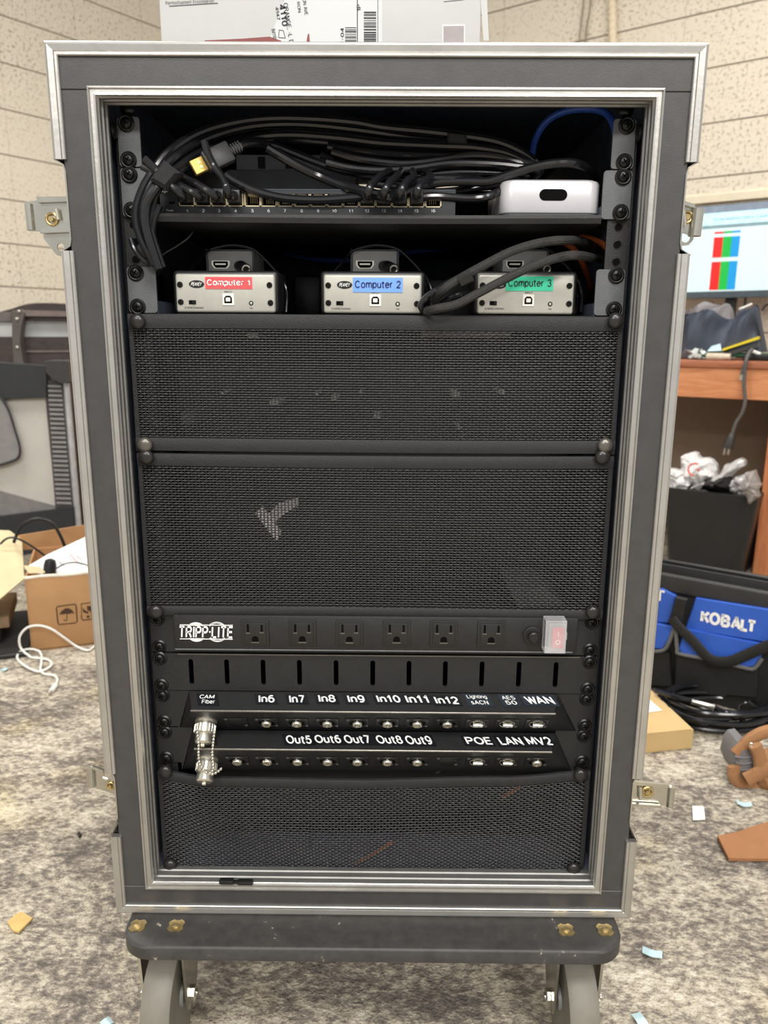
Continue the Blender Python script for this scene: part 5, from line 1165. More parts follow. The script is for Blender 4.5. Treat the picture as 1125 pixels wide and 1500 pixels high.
# icons
fpl = A0-by*.0006
def icon(pts, mb): mb.prism(pxpl(pts, fpl, by), -by*.0004)
def outline(pts, mb, r=.0016): mb.tube(spline(pxpl(pts, fpl, by), 1, True) if False else pxpl(pts, fpl, by), [(r, .0004)]*len(pts), 6, True, flat=V(0, 0, 1))
m = MB(); outline([(84, 888.5), (110, 885), (111.5, 887), (113, 910), (111, 912.5), (87, 915), (85, 913), (82.5, 890.5)], m)
icon([(87, 900), (90, 895), (96, 891), (101, 891), (106, 894), (109, 899), (105, 898), (101, 899.5), (97, 898.5), (93, 900)], m); m.tube(spline(pxpl([(97.5, 898), (98, 904), (97.5, 908.5), (95, 909), (93.5, 907)], fpl, by), 5), .0010, 6)
outline([(119, 884.5), (150, 880.5), (152, 905), (121.5, 908.5), (119.5, 906)], m)
icon([(127, 888), (137, 887), (137, 893), (133, 896), (128, 894)], m); icon([(120, 889), (123, 893), (130, 897), (129, 899), (122, 897)], m); icon([(133, 897), (138, 893), (140, 896), (134, 900)], m); icon([(127, 902), (131, 901), (131, 905), (127, 905)], m); icon([(134, 901), (138, 900), (138, 904), (134, 904)], m)
m.build('handling_marks', INK, cb)
# contents
pc = A0+by*.11
pp = [PL(36, 832, A0+by*.05, by), PL(70, 812, A0+by*.10, by), PL(150, 775, A0+by*.18, by), LB(.36, .07, Hb-.02), LB(.05, .04, Hb-.012)]
m = MB(); m.prism(pp, V(0, 0, -.003)); ppn = m.build('paper_sheet', PAPER); tag(ppn, 'white printed sheet leaning inside the open cardboard box', 'paper')
nv = (pp[1]-pp[0]).cross(pp[3]-pp[0]).normalized()
if nv.z < 0: nv = -nv
def onp(x, y): return PL(x, y, pp[0]+nv*.001, nv)
cols = [mat('ink_pink', (232, 160, 168), .6), mat('ink_grey', (168, 170, 174), .6), mat('ink_blue', (170, 196, 206), .6)]
for i, (x, y, c) in enumerate(((101, 812, 0), (106, 818, 0), (111, 814, 0), (86, 823, 1), (97, 815, 2), (113, 823, 2), (122, 808, 0))):
    m = MB(); m.prism([onp(x, y), onp(x+8, y+7), onp(x+9, y+6), onp(x+2, y-1)], nv*.0004); m.build('print_block', cols[c], ppn)
m = MB(); c = PL(73, 834, A0+by*.035, by); m.lathe([(.016, -.02), (.016, .012), (.013, .024), (.006, .028)], c, V(.1, .1, 1), 18); tag(m.build('plug_adapter', RUB), 'black rounded adapter poking out of the cardboard box', 'adapter')
for pts, lb, d_, r in (([(20, 795), (30, 772), (48, 761), (64, 761), (78, 768), (88, 784), (95, 800)], 'black cable coil arching over the open cardboard box', .18, .0045), ([(0, 797), (10, 789), (22, 788), (38, 795), (55, 806), (68, 816)], 'thin black cable hanging out of the open cardboard box', .16, .003), ([(80, 834), (95, 826), (110, 824), (125, 827), (140, 834)], 'thin black cable over the white printed sheet', .025, .0018)):
    m = MB(); m.tube(spline(pxpl(pts, A0+by*d_, by), 8), r, 8); tag(m.build('cable', RUB), lb, 'cable')
# black tray under / beside the box, with a strip of cardboard on it
tr = thing('storage_tray', 'flat black tray on the carpet at the left edge below the box', 'tray', LB(-.15, .05, 0), rz)
e0, e1 = F(0, 988), F(40, 966)
m = MB(); X = Matrix((bx, by, V(0, 0, 1))).transposed().to_4x4(); X.translation = A0
m.box((-.42, -.03, .001), (-.008, .32, .010), .003, 2, X=X); m.build('base', mat('tray_dark', (62, 62, 64), .5), tr)
m = MB(); m.tube([LB(-.42, -.028, .010), LB(-.008, -.028, .010)], .006, 8); m.build('rim', RUB, tr)
m = MB(); m.box((-.40, .06, .0105), (-.075, .28, .055), .006, 3, X=X); tag(m.build('instrument_case', mat('case_black', (30, 30, 31), .4)), 'low black plastic case on the tray at the left edge', 'case')
m = MB(); m.box((-.40, .05, .056), (-.052, .26, .088), .003, 2, X=X); tag(m.build('cardboard_strip', mat('cardboard_dull', (150, 126, 96), .8)), 'dull cardboard strip lying on the low black case', 'cardboard')
# white usb lead
def wl(x, y, z=None):
    s_ = .1867; X_, Y_ = x*s_, 740+y*s_
    p = F(X_, Y_, .005); q = PL(X_, Y_, A0-by*.022, by)
    return q if q.z > .005 else p
u1 = [(800, 1085), (745, 1105), (690, 1140), (600, 1110), (500, 1040), (400, 975), (300, 950), (210, 970), (155, 1040), (165, 1130), (235, 1190), (330, 1205), (390, 1222), (400, 1262), (340, 1300), (280, 1305), (180, 1255), (135, 1200), (170, 1150), (250, 1137), (320, 1165), (325, 1230), (318, 1290), (345, 1325), (420, 1338), (450, 1370), (438, 1415)]
t = thing('usb_cable', 'white phone charging cable looped on the carpet in front of the cardboard box', 'cable', F(60, 985))
WHP = mat('white_plastic', (238, 236, 230), .35, 0, .03)
sp_ = spline([wl(*q) for q in u1], 8); m = MB(); m.tube([p+V(0, 0, .003*(i % 80)/80) for i, p in enumerate(sp_)], .0030, 8); m.build('lead', WHP, t)
m = MB(); a, b = wl(438, 1410), wl(400, 1462); m.tube([a, a+(b-a)*.1, b], [.0035, .0062, .0056], 10); m.build('plug', WHP, t)
m = MB(); c = wl(388, 1482); m.tube([b, c], [(.0045, .002)]*2, 8); m.build('tip', SIL, t)

# travel playpen
PD = 2.55; pcn = G(60, PD); yw = V(.12, -1, 0).normalized()*-1; pn = V(-.10, 1, 0).normalized()
pp_ = thing('playpen', 'black and grey folding playpen with mesh side and striped corner panel', 'playpen', V(pcn.x, pcn.y, 0))
def pk(pts, off=0.0): return pxpl(pts, pcn-pn*off, pn)
def pprism(pts, name, mt, off, th): m = MB(); m.prism(pk(pts, off), pn*th, bev=.002); return m.build(name, mt, pp_)
PBK = mat('playpen_black', (38, 40, 43), .6, 0, .1, 30, .3, 400); PGR = mat('playpen_grey_mesh', (188, 184, 176), .7, 0, .05, 10, .2, 700); PST = mat('playpen_frame', (196, 197, 200), .35, .5)
pprism([(-60, 526), (0, 531), (68, 536), (68, 583), (0, 585), (-60, 586)], 'top_rail', PBK, .02, .05)
pprism([(-60, 578), (0, 579), (66, 578), (82, 745), (-60, 760)], 'mesh_side', PGR, .0, .004)
pprism([(-60, 705), (0, 719), (81, 741), (84, 750), (-60, 770)], 'mattress_pad', mat('pad_grey', (120, 118, 116), .7), .004, .004)
pprism([(-60, 762), (0, 756), (107, 743), (110, 800), (-60, 830)], 'lower_band', PBK, .014, .02)
o = pprism([(65, 529.5), (70, 528), (95, 527.5), (99, 529.5), (102, 560), (98, 562), (88, 561.5), (76, 555), (67, 546)], 'corner_cap', mat('cap_black', (52, 51, 51), .4), .035, .06)
m = MB(); q0, q1 = PL(96, 560, pcn, pn), PL(96, 560, pcn, pn); z_ = q0.z
m.tube([V(q0.x, q0.y, .03)+pn*.005, V(q0.x, q0.y, z_)+pn*.005], .0105, 12); m.build('leg', PST, pp_)
m = MB(); m.box((q0.x-.03, q0.y-.03, 0), (q0.x+.03, q0.y+.03, .035), .008, 2); m.build('foot', PBK, pp_)
m = MB(); nst = 26
pprism([(67, 556), (91, 560), (107, 745), (81, 745)], 'striped_panel', mat('stripe_dark', (70, 69, 70), .7), .006, .004)
for i in range(nst):
    t_ = i/nst; y_ = 564+178*t_
    xl_, xr_ = 67+14*(y_-556)/189+2, 91+16*(y_-560)/185-2
    m.prism(pk([(xl_, y_), (xr_, y_+.6), (xr_+.3, y_+3.6), (xl_+.3, y_+3.0)], .012), pn*.004)
m.build('stripes', mat('stripe_light', (136, 134, 132), .7), pp_)
q = pk([(-20, 575), (0, 582), (13, 602), (22, 630), (29, 655), (28, 668), (22, 674), (0, 681), (-20, 683)], .022)
m = MB(); m.prism(q, pn*.012, bev=.004); po = m.build('side_pouch', mat('pouch_grey', (132, 130, 128), .6), pp_)
m = MB(); m.tube(spline(pk([(-20, 573), (0, 581), (13, 602), (22, 630), (29, 655), (28, 668), (22, 674), (0, 681), (-20, 684)], .024), 5), .0038, 8); m.build('piping', PBK, po)

# dark wooden cot behind the playpen
CD = 3.0; ccn = G(50, CD); cn_ = V(-.06, 1, 0).normalized()
ct = thing('wooden_cot', 'dark brown wooden cot with arched end and grey bedding behind the playpen', 'cot', V(ccn.x, ccn.y+.3, 0))
DW = wood_mat('dark_wood', (52, 44, 42), (70, 60, 57), (3, 3, 12)); 
def ck(pts, off=0.0): return pxpl(pts, ccn-cn_*off, cn_)
def cprism(pts, name, mt, off, th, bev=.003): m = MB(); m.prism(ck(pts, off), cn_*th, bev=bev); return m.build(name, mt, ct)
cprism([(-60, 470), (-20, 460), (0, 456.5), (17, 452), (30, 447.5), (40, 445), (52, 443.8), (66, 443.6), (81, 444), (98, 445), (120, 447), (190, 460), (190, 650), (-60, 650)], 'arched_end', DW, -.60, .03)
cprism([(29, 454), (80, 455.5), (190, 459), (190, 465), (80, 463.5), (29, 463)], 'top_rail', mat('rail_brown', (112, 100, 96), .35), .03, .03)
cprism([(29, 463), (190, 465), (190, 471), (29, 470.5)], 'rail_gap_shade', DW, .01, .02)  # dark wood strip stands in for the shaded gap below the rail
cprism([(-60, 455.5), (17, 457), (17, 471), (-60, 471)], 'side_board', mat('side_grey', (96, 90, 86), .5), .0, .03)
cprism([(-60, 472), (0, 471.5), (60, 471), (190, 472), (190, 495), (-60, 495)], 'bedding', mat('grey_bedding', (176, 178, 176), .8, 0, .12, 9, .6, 22), -.01, .25, .008)
cprism([(-60, 493), (190, 493.5), (190, 776), (-60, 776)], 'front_panel', DW, .0, .03)
cprism([(38, 513.5), (190, 513), (190, 515.5), (38, 516)], 'panel_bead', mat('rail_brown', (112, 100, 96), .35), .004, .01, .001)
cprism([(17, 455), (29, 453), (36, 458), (31, 475), (29, 500), (35, 534), (42, 600), (24, 600), (20, 534), (17, 490)], 'post', mat('post_grey', (84, 78, 74), .5), .04, .04)
for x_, y_ in ((27.5, 456), (24.5, 467), (25, 508.5)):
    m = MB(); c = ck([(x_, y_)], .045)[0]; m.ball(c, .0055, 10, 0, (1, .5, 1)); m.build('bolt', SIL, ct)

# ================================================================== RIGHT BACKGROUND: DESK
rzR = math.atan2(dR.y, dR.x)
DZ = .737
# front line of the desk top
d0 = F(1060, 528, DZ); 
def DK(s, t, z): return V(d0.x, d0.y, 0)+dR*s+bR*t+V(0, 0, z)
XD = Matrix((dR, bR, V(0, 0, 1))).transposed().to_4x4(); XD.translation = V(d0.x, d0.y, 0)
DWD = (PRp-V(d0.x, d0.y, 0)).dot(bR)-.03; print('desk depth', DWD)
desk = thing('desk', 'reddish brown wooden desk against the right block wall', 'desk', DK(.3, .35, 0), rzR)
OAK = wood_mat('desk_wood', (186, 118, 76), (214, 148, 102), (1.2, 10, 10)); OAKD = wood_mat('desk_edge_wood', (146, 88, 62), (178, 112, 80), (1.2, 10, 10))
m = MB(); m.box((-.9, 0, DZ-.026), (1.0, DWD, DZ), .003, 2, X=XD); m.build('desktop', OAKD, desk)
zf = PL(1060, 584, DK(0, .008, 0), bR).z
m = MB(); m.box((-.88, .008, zf), (.98, .030, DZ-.026), .002, 1, X=XD); m.build('fascia', OAK, desk)
lx = (PL(1118, 700, DK(0, .01, 0), bR)-DK(0, 0, 0)).dot(dR)
m = MB(); m.box((lx, .010, 0), (lx+.05, DWD-.01, zf), .002, 1, X=XD); m.build('leg_panel', wood_mat('leg_wood', (176, 104, 66), (204, 134, 88), (10, 10, 1.2)), desk)
m = MB(); m.box((-.9, .012, 0), (-.87, DWD-.01, zf+.05), .002, 1, X=XD); m.build('leg_panel', OAK, desk)
m = MB(); m.box((-.87, DWD-.10, .05), (lx+.01, DWD-.08, zf+.06), X=XD); m.build('modesty_panel', mat('panel_taupe', (140, 122, 104), .7, 0, .05, 8), desk)
# monitor
mt_ = .44; mp = DK(0, mt_, 0)
mon = thing('monitor', 'computer monitor showing a spreadsheet with red, green and blue columns', 'monitor', DK(.12, mt_+.05, DZ), rzR)
def mk(pts, off=0.0): return pxpl(pts, mp-bR*off, bR)
BZ = mat('monitor_bezel', (84, 96, 104), .4)
TL = PL(990, 307, mp, bR); BR_ = PL(1060, 436.5, mp, bR); TRt = PL(1060, 299.5, mp, bR)
s0 = (PL(960, 310, mp, bR)-mp).dot(dR); z1_, z0_ = TRt.z, BR_.z
XM = XD.copy(); 
m = MB(); m.box((s0, mt_, z0_), (s0+.58, mt_+.03, z1_), .004, 2, X=XD); m.build('housing', BZ, mon)
SW_ = mat('screen_white', (200, 224, 228), .3, 0, .01, 4, emit=.34)
def scr(x0, x1, z0, z1, mt, name, d, par): m = MB(); m.box((x0, mt_-d, z0), (x1, mt_+.001, z1), X=XD); return m.build(name, mt, par)
zb0 = PL(1060, 426.5, mp, bR).z; zt1 = PL(1060, 301, mp, bR).z
so = scr(s0+.012, s0+.568, zb0, zt1, SW_, 'screen', .001, mon)
zq = lambda y: PL(1060, y, mp, bR).z
sq = lambda x, y: (PL(x, y, mp, bR)-mp).dot(dR)
scr(s0+.012, s0+.568, zq(311), zq(301), mat('screen_bar', (120, 132, 148), .4, emit=.35), 'title_bar', .0014, so)
scr(s0+.012, s0+.568, zq(334), zq(329), mat('screen_rule', (120, 144, 150), .4, emit=.4), 'toolbar_edge', .0014, so)
scr(s0+.012, s0+.568, zq(329), zq(311), mat('screen_tool', (176, 216, 226), .4, emit=.6), 'toolbar', .0012, so)
xs_ = [sq(1043, 380), sq(1056.5, 380), sq(1069, 380), sq(1081, 380)]
for i, (cn, c) in enumerate((('red', (206, 30, 26)), ('green', (16, 166, 62)), ('blue', (14, 138, 200)))):
    mt = mat('screen_%s' % cn, c, .4, 0, .05, 90, emit=.45)
    for za_, zb_ in ((339, 342), (347, 377), (383, 424.5)): scr(xs_[i], xs_[i+1], zq(zb_), zq(za_), mt, '%s_column' % cn, .0016, so)
m = MB(); text(m, 'm.mcdoubsl.com/s. I pub', DK(sq(1085, 321), mt_-.0015, zq(321)), dR, U_, .19, .010); m.build('toolbar_lettering', mat('screen_text', (96, 130, 160), .5, emit=.2), so)
sc_ = sq(1067, 445); zst = PL(1063, 436, mp, bR).z
m = MB(); m.box((sc_-.022, mt_+.03, DZ+.012), (sc_+.022, mt_+.045, zst+.05), .003, 1, X=XD); m.box((sc_-.11, mt_-.06, DZ+.0005), (sc_+.11, mt_+.11, DZ+.012), .004, 2, X=XD); m.build('stand', RUB, mon)
m = MB(); q = sq(1087, 445); m.tube([DK(q, mt_+.05, DZ+.002), DK(q, mt_+.045, z0_+.05)], .004, 8); m.tube
tag(m.build('cable', RUB), 'black monitor cable dropping behind the grey cloth on the desk', 'cable')

# heaps of cloth on the desk
def heap(name, label, cat, s0, s1, t0, t1, zb, prof, mt, amp=.012, fr=14.0, seed=0, n=100, ridge=None, kind=None):
    m = MB(); vs = []; fs = []; nt_ = 26
    for i in range(n+1):
        u = i/n
        for j in range(nt_+1):
            v = j/nt_; e = max(0, 1-abs(2*v-1)**3)*min(1, 14*u, 14*(1-u))**.5
            s = s0+(s1-s0)*u; t = t0+(t1-t0)*v
            p_, q_ = s*.80+t*.60, t*.80-s*.60
            wv = noise.noise(Vector((p_*7+seed, q_*9, seed)))
            f = (1-2.2*abs(noise.noise(Vector((p_*fr*.30+wv, q_*fr*1.7+wv*1.5, seed+3)))))*amp + (1-2*abs(noise.noise(Vector((p_*fr*.9, q_*fr*2.9+wv, seed+9)))))*amp*.35
            vs.append(DK(s, t-f*2.0*e+.012*noise.noise(Vector((s*9, t*9, seed))), zb+max(.002, (prof(u)*e+f*e))))
    k = nt_+1
    for i in range(n):
        for j in range(nt_): fs.append((i*k+j, i*k+j+1, (i+1)*k+j+1, (i+1)*k+j))
    o0 = len(vs)
    for i in range(n+1):
        for j in (0, nt_): p = vs[i*k+j]; vs.append(V(p.x, p.y, zb))
    for i in range(n):
        a, b = o0+i*2, o0+i*2+2; fs += [(i*k, (i+1)*k, b, a), (i*k+nt_, a+1, b+1, (i+1)*k+nt_), (a, b, b+1, a+1)]
    fs += [tuple([o0]+[j for j in range(k)]+[o0+1]), tuple([o0+2*n]+[n*k+j for j in range(k)]+[o0+2*n+1])]
    m.add(vs, fs); return tag(m.build(name, mt, angle=80), label, cat)
sd = lambda x, y, t: (PL(x, y, DK(0, t, 0), bR)-DK(0, 0, 0)).dot(dR)
hz = lambda x, y, t: PL(x, y, DK(0, t, 0), bR).z-DZ
heap('fabric_bag', 'light grey soft bag behind the dark cloth on the desk', 'bag', sd(985, 470, .30), sd(1080, 470, .30), .22, .34, DZ, interp([(0, hz(1000, 480, .28)), (.3, hz(1018, 460, .28)), (.55, hz(1040, 447, .28)), (.85, hz(1070, 449, .28)), (1, hz(1075, 456, .28))]), mat('bag_light_grey', (140, 136, 138), .75, 0, .06, 12), .012, 12, 5)
tz = .028
heap('folded_jacket', 'crumpled slate grey jacket piled on the desk under the monitor', 'jacket', sd(975, 490, .12), sd(1122, 490, .12), .06, .20, DZ+tz, interp([(0, hz(1000, 478, .12)-tz), (.35, hz(1030, 470, .12)-tz), (.55, hz(1060, 470, .12)-tz), (.78, hz(1095, 463, .12)-tz), (.92, hz(1112, 462, .12)-tz), (1, hz(1120, 478, .12)-tz)]), mat('slate_cloth', (70, 76, 90), .75, 0, .15, 14, .2, 300), .030, 15, 2)
GRN = mat('green_folder', (26, 92, 56), .5)
m = MB(); X = XD @ Matrix.Translation((sd(1070, 505, .07), .10, DZ+.012)) @ Matrix.Rotation(.12, 4, 'Z'); m.box((-.10, -.06, 0), (.16, .10, .012), .002, 1, X=X); tag(m.build('folder', GRN), 'dark green folder lying on the desk under the grey jacket', 'folder')
q = [PL(1058, 514, DK(0, .025, 0), bR), PL(1111, 497, DK(0, .045, 0), bR)]; dd = (q[1]-q[0])
m = MB(); m.prism([q[0], q[1], q[1]+V(0, 0, .010), q[0]+V(0, 0, .007)], bR*.03+V(0, 0, 0)); tag(m.build('spirit_level', mat('yellow_plastic', (222, 200, 40), .4)), 'long yellow strip lying tilted on the desk clutter', 'level')
q = [PL(1062, 517, DK(0, .028, 0), bR), PL(1111, 502, DK(0, .045, 0), bR)]
m = MB(); m.prism([q[0]+V(0, 0, -.012), q[1]+V(0, 0, -.016), q[1], q[0]], bR*.03); tag(m.build('hand_tool', mat('dark_grey_plastic', (58, 58, 56), .4)), 'dark grey bar just below the yellow strip on the desk', 'tool')
m = MB(); m.prism([PL(1036, 515, DK(0, .02, 0), bR), PL(1057, 514, DK(0, .02, 0), bR), PL(1055, 504, DK(0, .05, 0), bR), PL(1042, 508, DK(0, .05, 0), bR)], V(0, 0, .002)); tag(m.build('paper_tag', mat('paper_blue', (190, 218, 224))), 'pale blue paper tag beside the yellow strip', 'paper')
m = MB(); a, b = PL(1035, 520, DK(0, .02, 0), bR), PL(1070, 521, DK(0, .02, 0), bR); a.z = b.z = DZ+.0125; m.lathe([(.009, 0), (.012, .002), (.012, (b-a).length*.7), (.0105, (b-a).length*.72), (.0105, (b-a).length)], a, b-a, 18); tag(m.build('cardboard_tube', mat('beige_tube', (206, 192, 170), .6)), 'beige tube lying at the front edge of the desk', 'tube')
# crumpled clear wrapping
random.seed(11); m = MB()
for k in range(26):
    c = DK(sd(1004+random.random()*28, 520, .03), .015+random.random()*.05, DZ+.004+random.random()*.030); a = Vector((random.gauss(0, 1), random.gauss(0, 1), random.gauss(0, .6))).normalized()*.014; b = a.cross(Vector((random.gauss(0, 1), random.gauss(0, 1), random.gauss(0, 1)))).normalized()*.008
    p = [c-a, c+b, c+a, c-b]; 
    for q in p: q.z = max(q.z, DZ+.0015)
    m.prism(p, V(0, 0, .001))
tag(m.build('plastic_wrap', mat('wrap_white', (222, 226, 222), .25), None, True, 20), 'crumpled white plastic wrapping at the desk front edge', 'wrapping', kind='stuff')
m = MB(); X = XD @ Matrix.Translation((sd(1108, 522, .05), .05, DZ+.0005)); m.box((-.04, -.025, 0), (.14, .04, .022), .005, 2, X=X); tag(m.build('charger', RUB), 'black charger block at the desk edge, right side', 'charger')
m = MB(); X = XD @ Matrix.Translation((sd(1109, 513, .05), .04, DZ+.0225)) @ Matrix.Rotation(.4, 4, 'Y'); m.box((-.014, -.01, 0), (.014, .012, .010), .003, 2, X=X); tag(m.build('wall_plug', mat('white_plastic', (238, 236, 230))), 'small white plug on the black charger block', 'plug')
m = MB(); m.tube(spline([PL(1083, 453, DK(0, .25, 0), bR), PL(1093, 449, DK(0, .25, 0), bR), PL(1102, 445, DK(0, .25, 0), bR)], 5), [.004]*10+[.002], 8); tag(m.build('cable_end', mat('white_plastic', (238, 236, 230))), 'short white cable end sticking up behind the grey jacket', 'cable')
m = MB(); m.tube(spline([PL(1116, 455, DK(0, .2, 0), bR), PL(1121, 448, DK(0, .2, 0), bR), PL(1130, 444, DK(0, .2, 0), bR)], 5), .0035, 8); tag(m.build('cable', RUB), 'bent black cable above the jacket at the right edge', 'cable')
# cable hanging over the desk front with its plug
hc = thing('extension_lead', 'grey power cord with plug hanging over the desk front', 'cord', PL(1070, 650, DK(0, -.02, 0), bR))
def hk(x, y, t=-.014): return PL(x, y, DK(0, t, 0), bR)
m = MB(); m.tube(spline([hk(1102, 512, .02), hk(1097, 517, .005), hk(1093, 528), hk(1091, 545), hk(1090, 565), hk(1091.5, 588), hk(1087, 605), hk(1078, 620), hk(1072, 638)], 8), .0062, 10); m.build('lead', mat('cord_grey', (86, 84, 82), .45), hc)
m = MB(); a, b = hk(1073, 634), hk(1066, 656); m.tube([a, a+(b-a)*.25, b], [.008, .015, .017], 12); m.build('plug', mat('plug_dark', (52, 50, 50), .35), hc)
m = MB()
for x in (1063, 1069): m.tube([hk(x, 654), hk(x-2.5, 666)], .0042, 8)
m.build('prong', SIL, hc)
hc2 = thing('audio_lead', 'thin lead with a bright metal tip beside the power cord', 'cable', hk(1085, 555))
m = MB(); m.tube(spline([hk(1097, 520, .004), hk(1091, 532), hk(1088, 542), hk(1086, 550)], 8), .0050, 8); m.build('lead', mat('cord_grey', (86, 84, 82), .45), hc2)
m = MB(); m.tube([hk(1086, 549), hk(1085, 557)], [.0075, .006], 12); m.build('tip', SIL, hc2)

# waste bin under the desk
bc = F(1035, 860); bn = thing('waste_bin', 'black waste bin overflowing with plastic bags under the desk', 'bin', bc, rzR)
bt_ = -.11; bl = sd(968, 725, bt_); brr = sd(1108, 735, bt_); zt_ = PL(1040, 722, DK(0, bt_, 0), bR).z
m = MB(); lev = [(0.03, .001), (.0, zt_), (.006, zt_+.002), (.008, zt_-.02)]
def br(d, z):
    pts = []
    for cx, cy_, a0 in ((brr-.04-d, bt_+.24-d, 0), (bl+.04+d, bt_+.24-d, 90), (bl+.04+d, bt_+.04+d, 180), (brr-.04-d, bt_+.04+d, 270)):
        for i in range(7): a = math.radians(a0+15*i); pts.append(DK(cx+.04*math.cos(a), cy_+.04*math.sin(a), z))
    return pts
vs = []; 
for d, z in lev: vs += br(d, z)
vs += br(.034, .01); N_ = 28; lv = len(lev)+1; fs = [tuple(range(N_))[::-1], tuple((lv-1)*N_+i for i in range(N_))]
for k in range(lv-1):
    for i in range(N_): j = (i+1) % N_; fs.append((k*N_+i, k*N_+j, (k+1)*N_+j, (k+1)*N_+i))
m.add(vs, fs); m.build('bucket', mat('bin_black', (32, 33, 34), .35, 0, .1, 14), bn)
def crumple(pts, seed, mt, label, t=.08, amp=.018, name='plastic_bag', cat='plastic bag'):
    """crumpled sheet filling an outline: fan grid from the middle"""
    t -= .13; q = pxpl(pts, DK(0, t, 0), bR); c = sum(q, Vector())/len(q); q = spline(q, 4, True); n = len(q); K = 10; vs = []; fs = []
    for k in range(K+1):
        f = k/K
        for p in q:
            b = c+(p-c)*f; nn = noise.noise_vector(Vector((b.x*30+seed, b.y*30, b.z*30)))+noise.noise_vector(Vector((b.x*80+seed, b.y*80, b.z*80)))*.55; bb = b+nn*amp*1.15+bR*(-.045*(1-f*f)); vs.append(bb)
    for k in range(K):
        for i in range(n): j = (i+1) % n; fs.append((k*n+i, k*n+j, (k+1)*n+j, (k+1)*n+i))
    o0 = len(vs); vs += [v+bR*.03 for v in vs[K*n:]]
    for i in range(n): j = (i+1) % n; fs.append((K*n+i, K*n+j, o0+j, o0+i))
    fs.append(tuple(o0+i for i in range(n))[::-1])
    m = MB(); m.add(vs, fs); return tag(m.build(name, mt, None, True, 12), label, cat)
BAGW = mat('bag_white', (226, 224, 222), .3); BAGC = mat('bag_clear', (186, 184, 182), .2); BAGG = mat('bag_grey', (150, 142, 138), .35)
crumple([(974, 690), (985, 685), (997, 690), (1010, 705), (1000, 722), (974, 724)], 1, BAGW, 'white plastic bag at the left end of the bin', .10)
o = crumple([(1000, 672), (1020, 667), (1040, 674), (1052, 680), (1050, 700), (1034, 705), (1012, 712), (996, 704)], 2, BAGW, 'white plastic bag with a red ring print in the bin', .12)
m = MB(); c = PL(1018, 688, DK(0, -.085, 0), bR); m.tube(spline([c+dR*(.022*math.cos(a))+U_*(.022*math.sin(a)) for a in [x*.5+1.2 for x in range(8)]], 4), .003, 8); m.ball(c+dR*.012, .005, 8); m.build('red_print', mat('print_red', (226, 96, 84), .5), o)
crumple([(1010, 716), (1040, 704), (1066, 684), (1089, 673), (1090, 680), (1070, 700), (1062, 716), (1030, 722)], 3, BAGC, 'clear plastic sheet standing up in the bin', .09, .012)
crumple([(1022, 716), (1045, 700), (1060, 692), (1072, 705), (1066, 720)], 4, RUB, 'black wrapped item in the middle of the bin', .07, .01, 'wrapped_item', 'rubbish')
crumple([(1060, 705), (1080, 698), (1096, 700), (1104, 716), (1090, 728), (1070, 722)], 5, BAGC, 'clear crumpled bag right of the black item in the bin', .10)
crumple([(1088, 706), (1102, 692), (1112, 700), (1115, 714), (1108, 736), (1094, 734)], 6, BAGG, 'greyish bag hanging over the right rim of the bin', .0)

# ------------------------------------------------------------------ tool bag
b0 = F(1000, 1020); bp0 = V(b0.x, b0.y, 0)
def TK(pts, off=0.0): return pxpl(pts, bp0-bR*off, bR)
def TB_(s, t, z): return bp0+dR*s+bR*t+V(0, 0, z)
XT = Matrix((dR, bR, V(0, 0, 1))).transposed().to_4x4(); XT.translation = bp0
tbag = thing('tool_bag', 'black and blue fabric tool bag with white lettering beside the desk', 'tool bag', TB_(.1, .13, 0), rzR)
BF = mat('bag_black', (24, 24, 25), .6, 0, .15, 30, .3, 500); BB = mat('bag_blue', (46, 92, 190), .55, 0, .08, 24, .3, 700); PIP = mat('bag_piping', (98, 98, 98), .5)
zrim = PL(1050, 853, bp0, bR).z; zr2 = PL(1050, 866, bp0, bR).z
sl = (PL(935, 900, bp0, bR)-bp0).dot(dR)-.05
m = MB(); pr_ = [(.0, .004), (-.004, .10), (.0, zr2), (.075, zr2), (.12, zr2*.8), (.20, .10), (.215, .02), (.20, .004)]
m.prism([TB_(sl, t_, z_) for t_, z_ in pr_], dR*.55, bev=.006); m.build('body', BF, tbag)
m = MB(); m.box((sl-.004, -.008, zr2-.022), (sl+.554, .010, zrim), .006, 3, X=XT); m.box((sl-.004, .066, zr2-.02), (sl+.554, .080, zrim+.004), .005, 3, X=XT); m.box((sl-.004, -.004, zr2-.02), (sl+.012, .078, zrim), .005, 2, X=XT); m.box((sl+.538, -.004, zr2-.02), (sl+.554, .078, zrim), .005, 2, X=XT); m.build('rim', mat('rim_grey', (46, 46, 47), .5), tbag)
m = MB(); m.tube([TB_(sl, .073, zrim+.007), TB_(sl+.55, .073, zrim+.007)], .006, 10); m.build('frame_bar', RUB, tbag)
def tp(pts, name, mt, off, th, parent=None): m = MB(); m.prism(TK(pts, off), bR*th, bev=.003); return m.build(name, mt, parent or tbag)
up_ = tp([(1019, 876), (1121, 892), (1150, 897), (1150, 947), (1120, 941), (1003, 921)], 'upper_pocket', BB, .016, .016)
tp([(972, 863), (990, 873), (981, 913), (957, 912), (930, 905), (930, 856)], 'upper_pocket', BB, .014, .014)
fl_ = tp([(1003, 921), (1119, 944), (1113, 966), (1105, 977), (1094, 977), (996, 956), (993, 950)], 'lower_flap', BB, .022, .020)
f2_ = tp([(930, 906), (957, 912), (987, 919), (976, 945), (970, 951), (955, 951), (930, 948)], 'lower_flap', BB, .020, .018)
m = MB(); m.tube(spline(TK([(990, 920), (992, 950), (997, 958), (1050, 968), (1094, 979), (1106, 978), (1116, 965)], .024), 6), .0045, 8); m.build('piping', PIP, fl_)
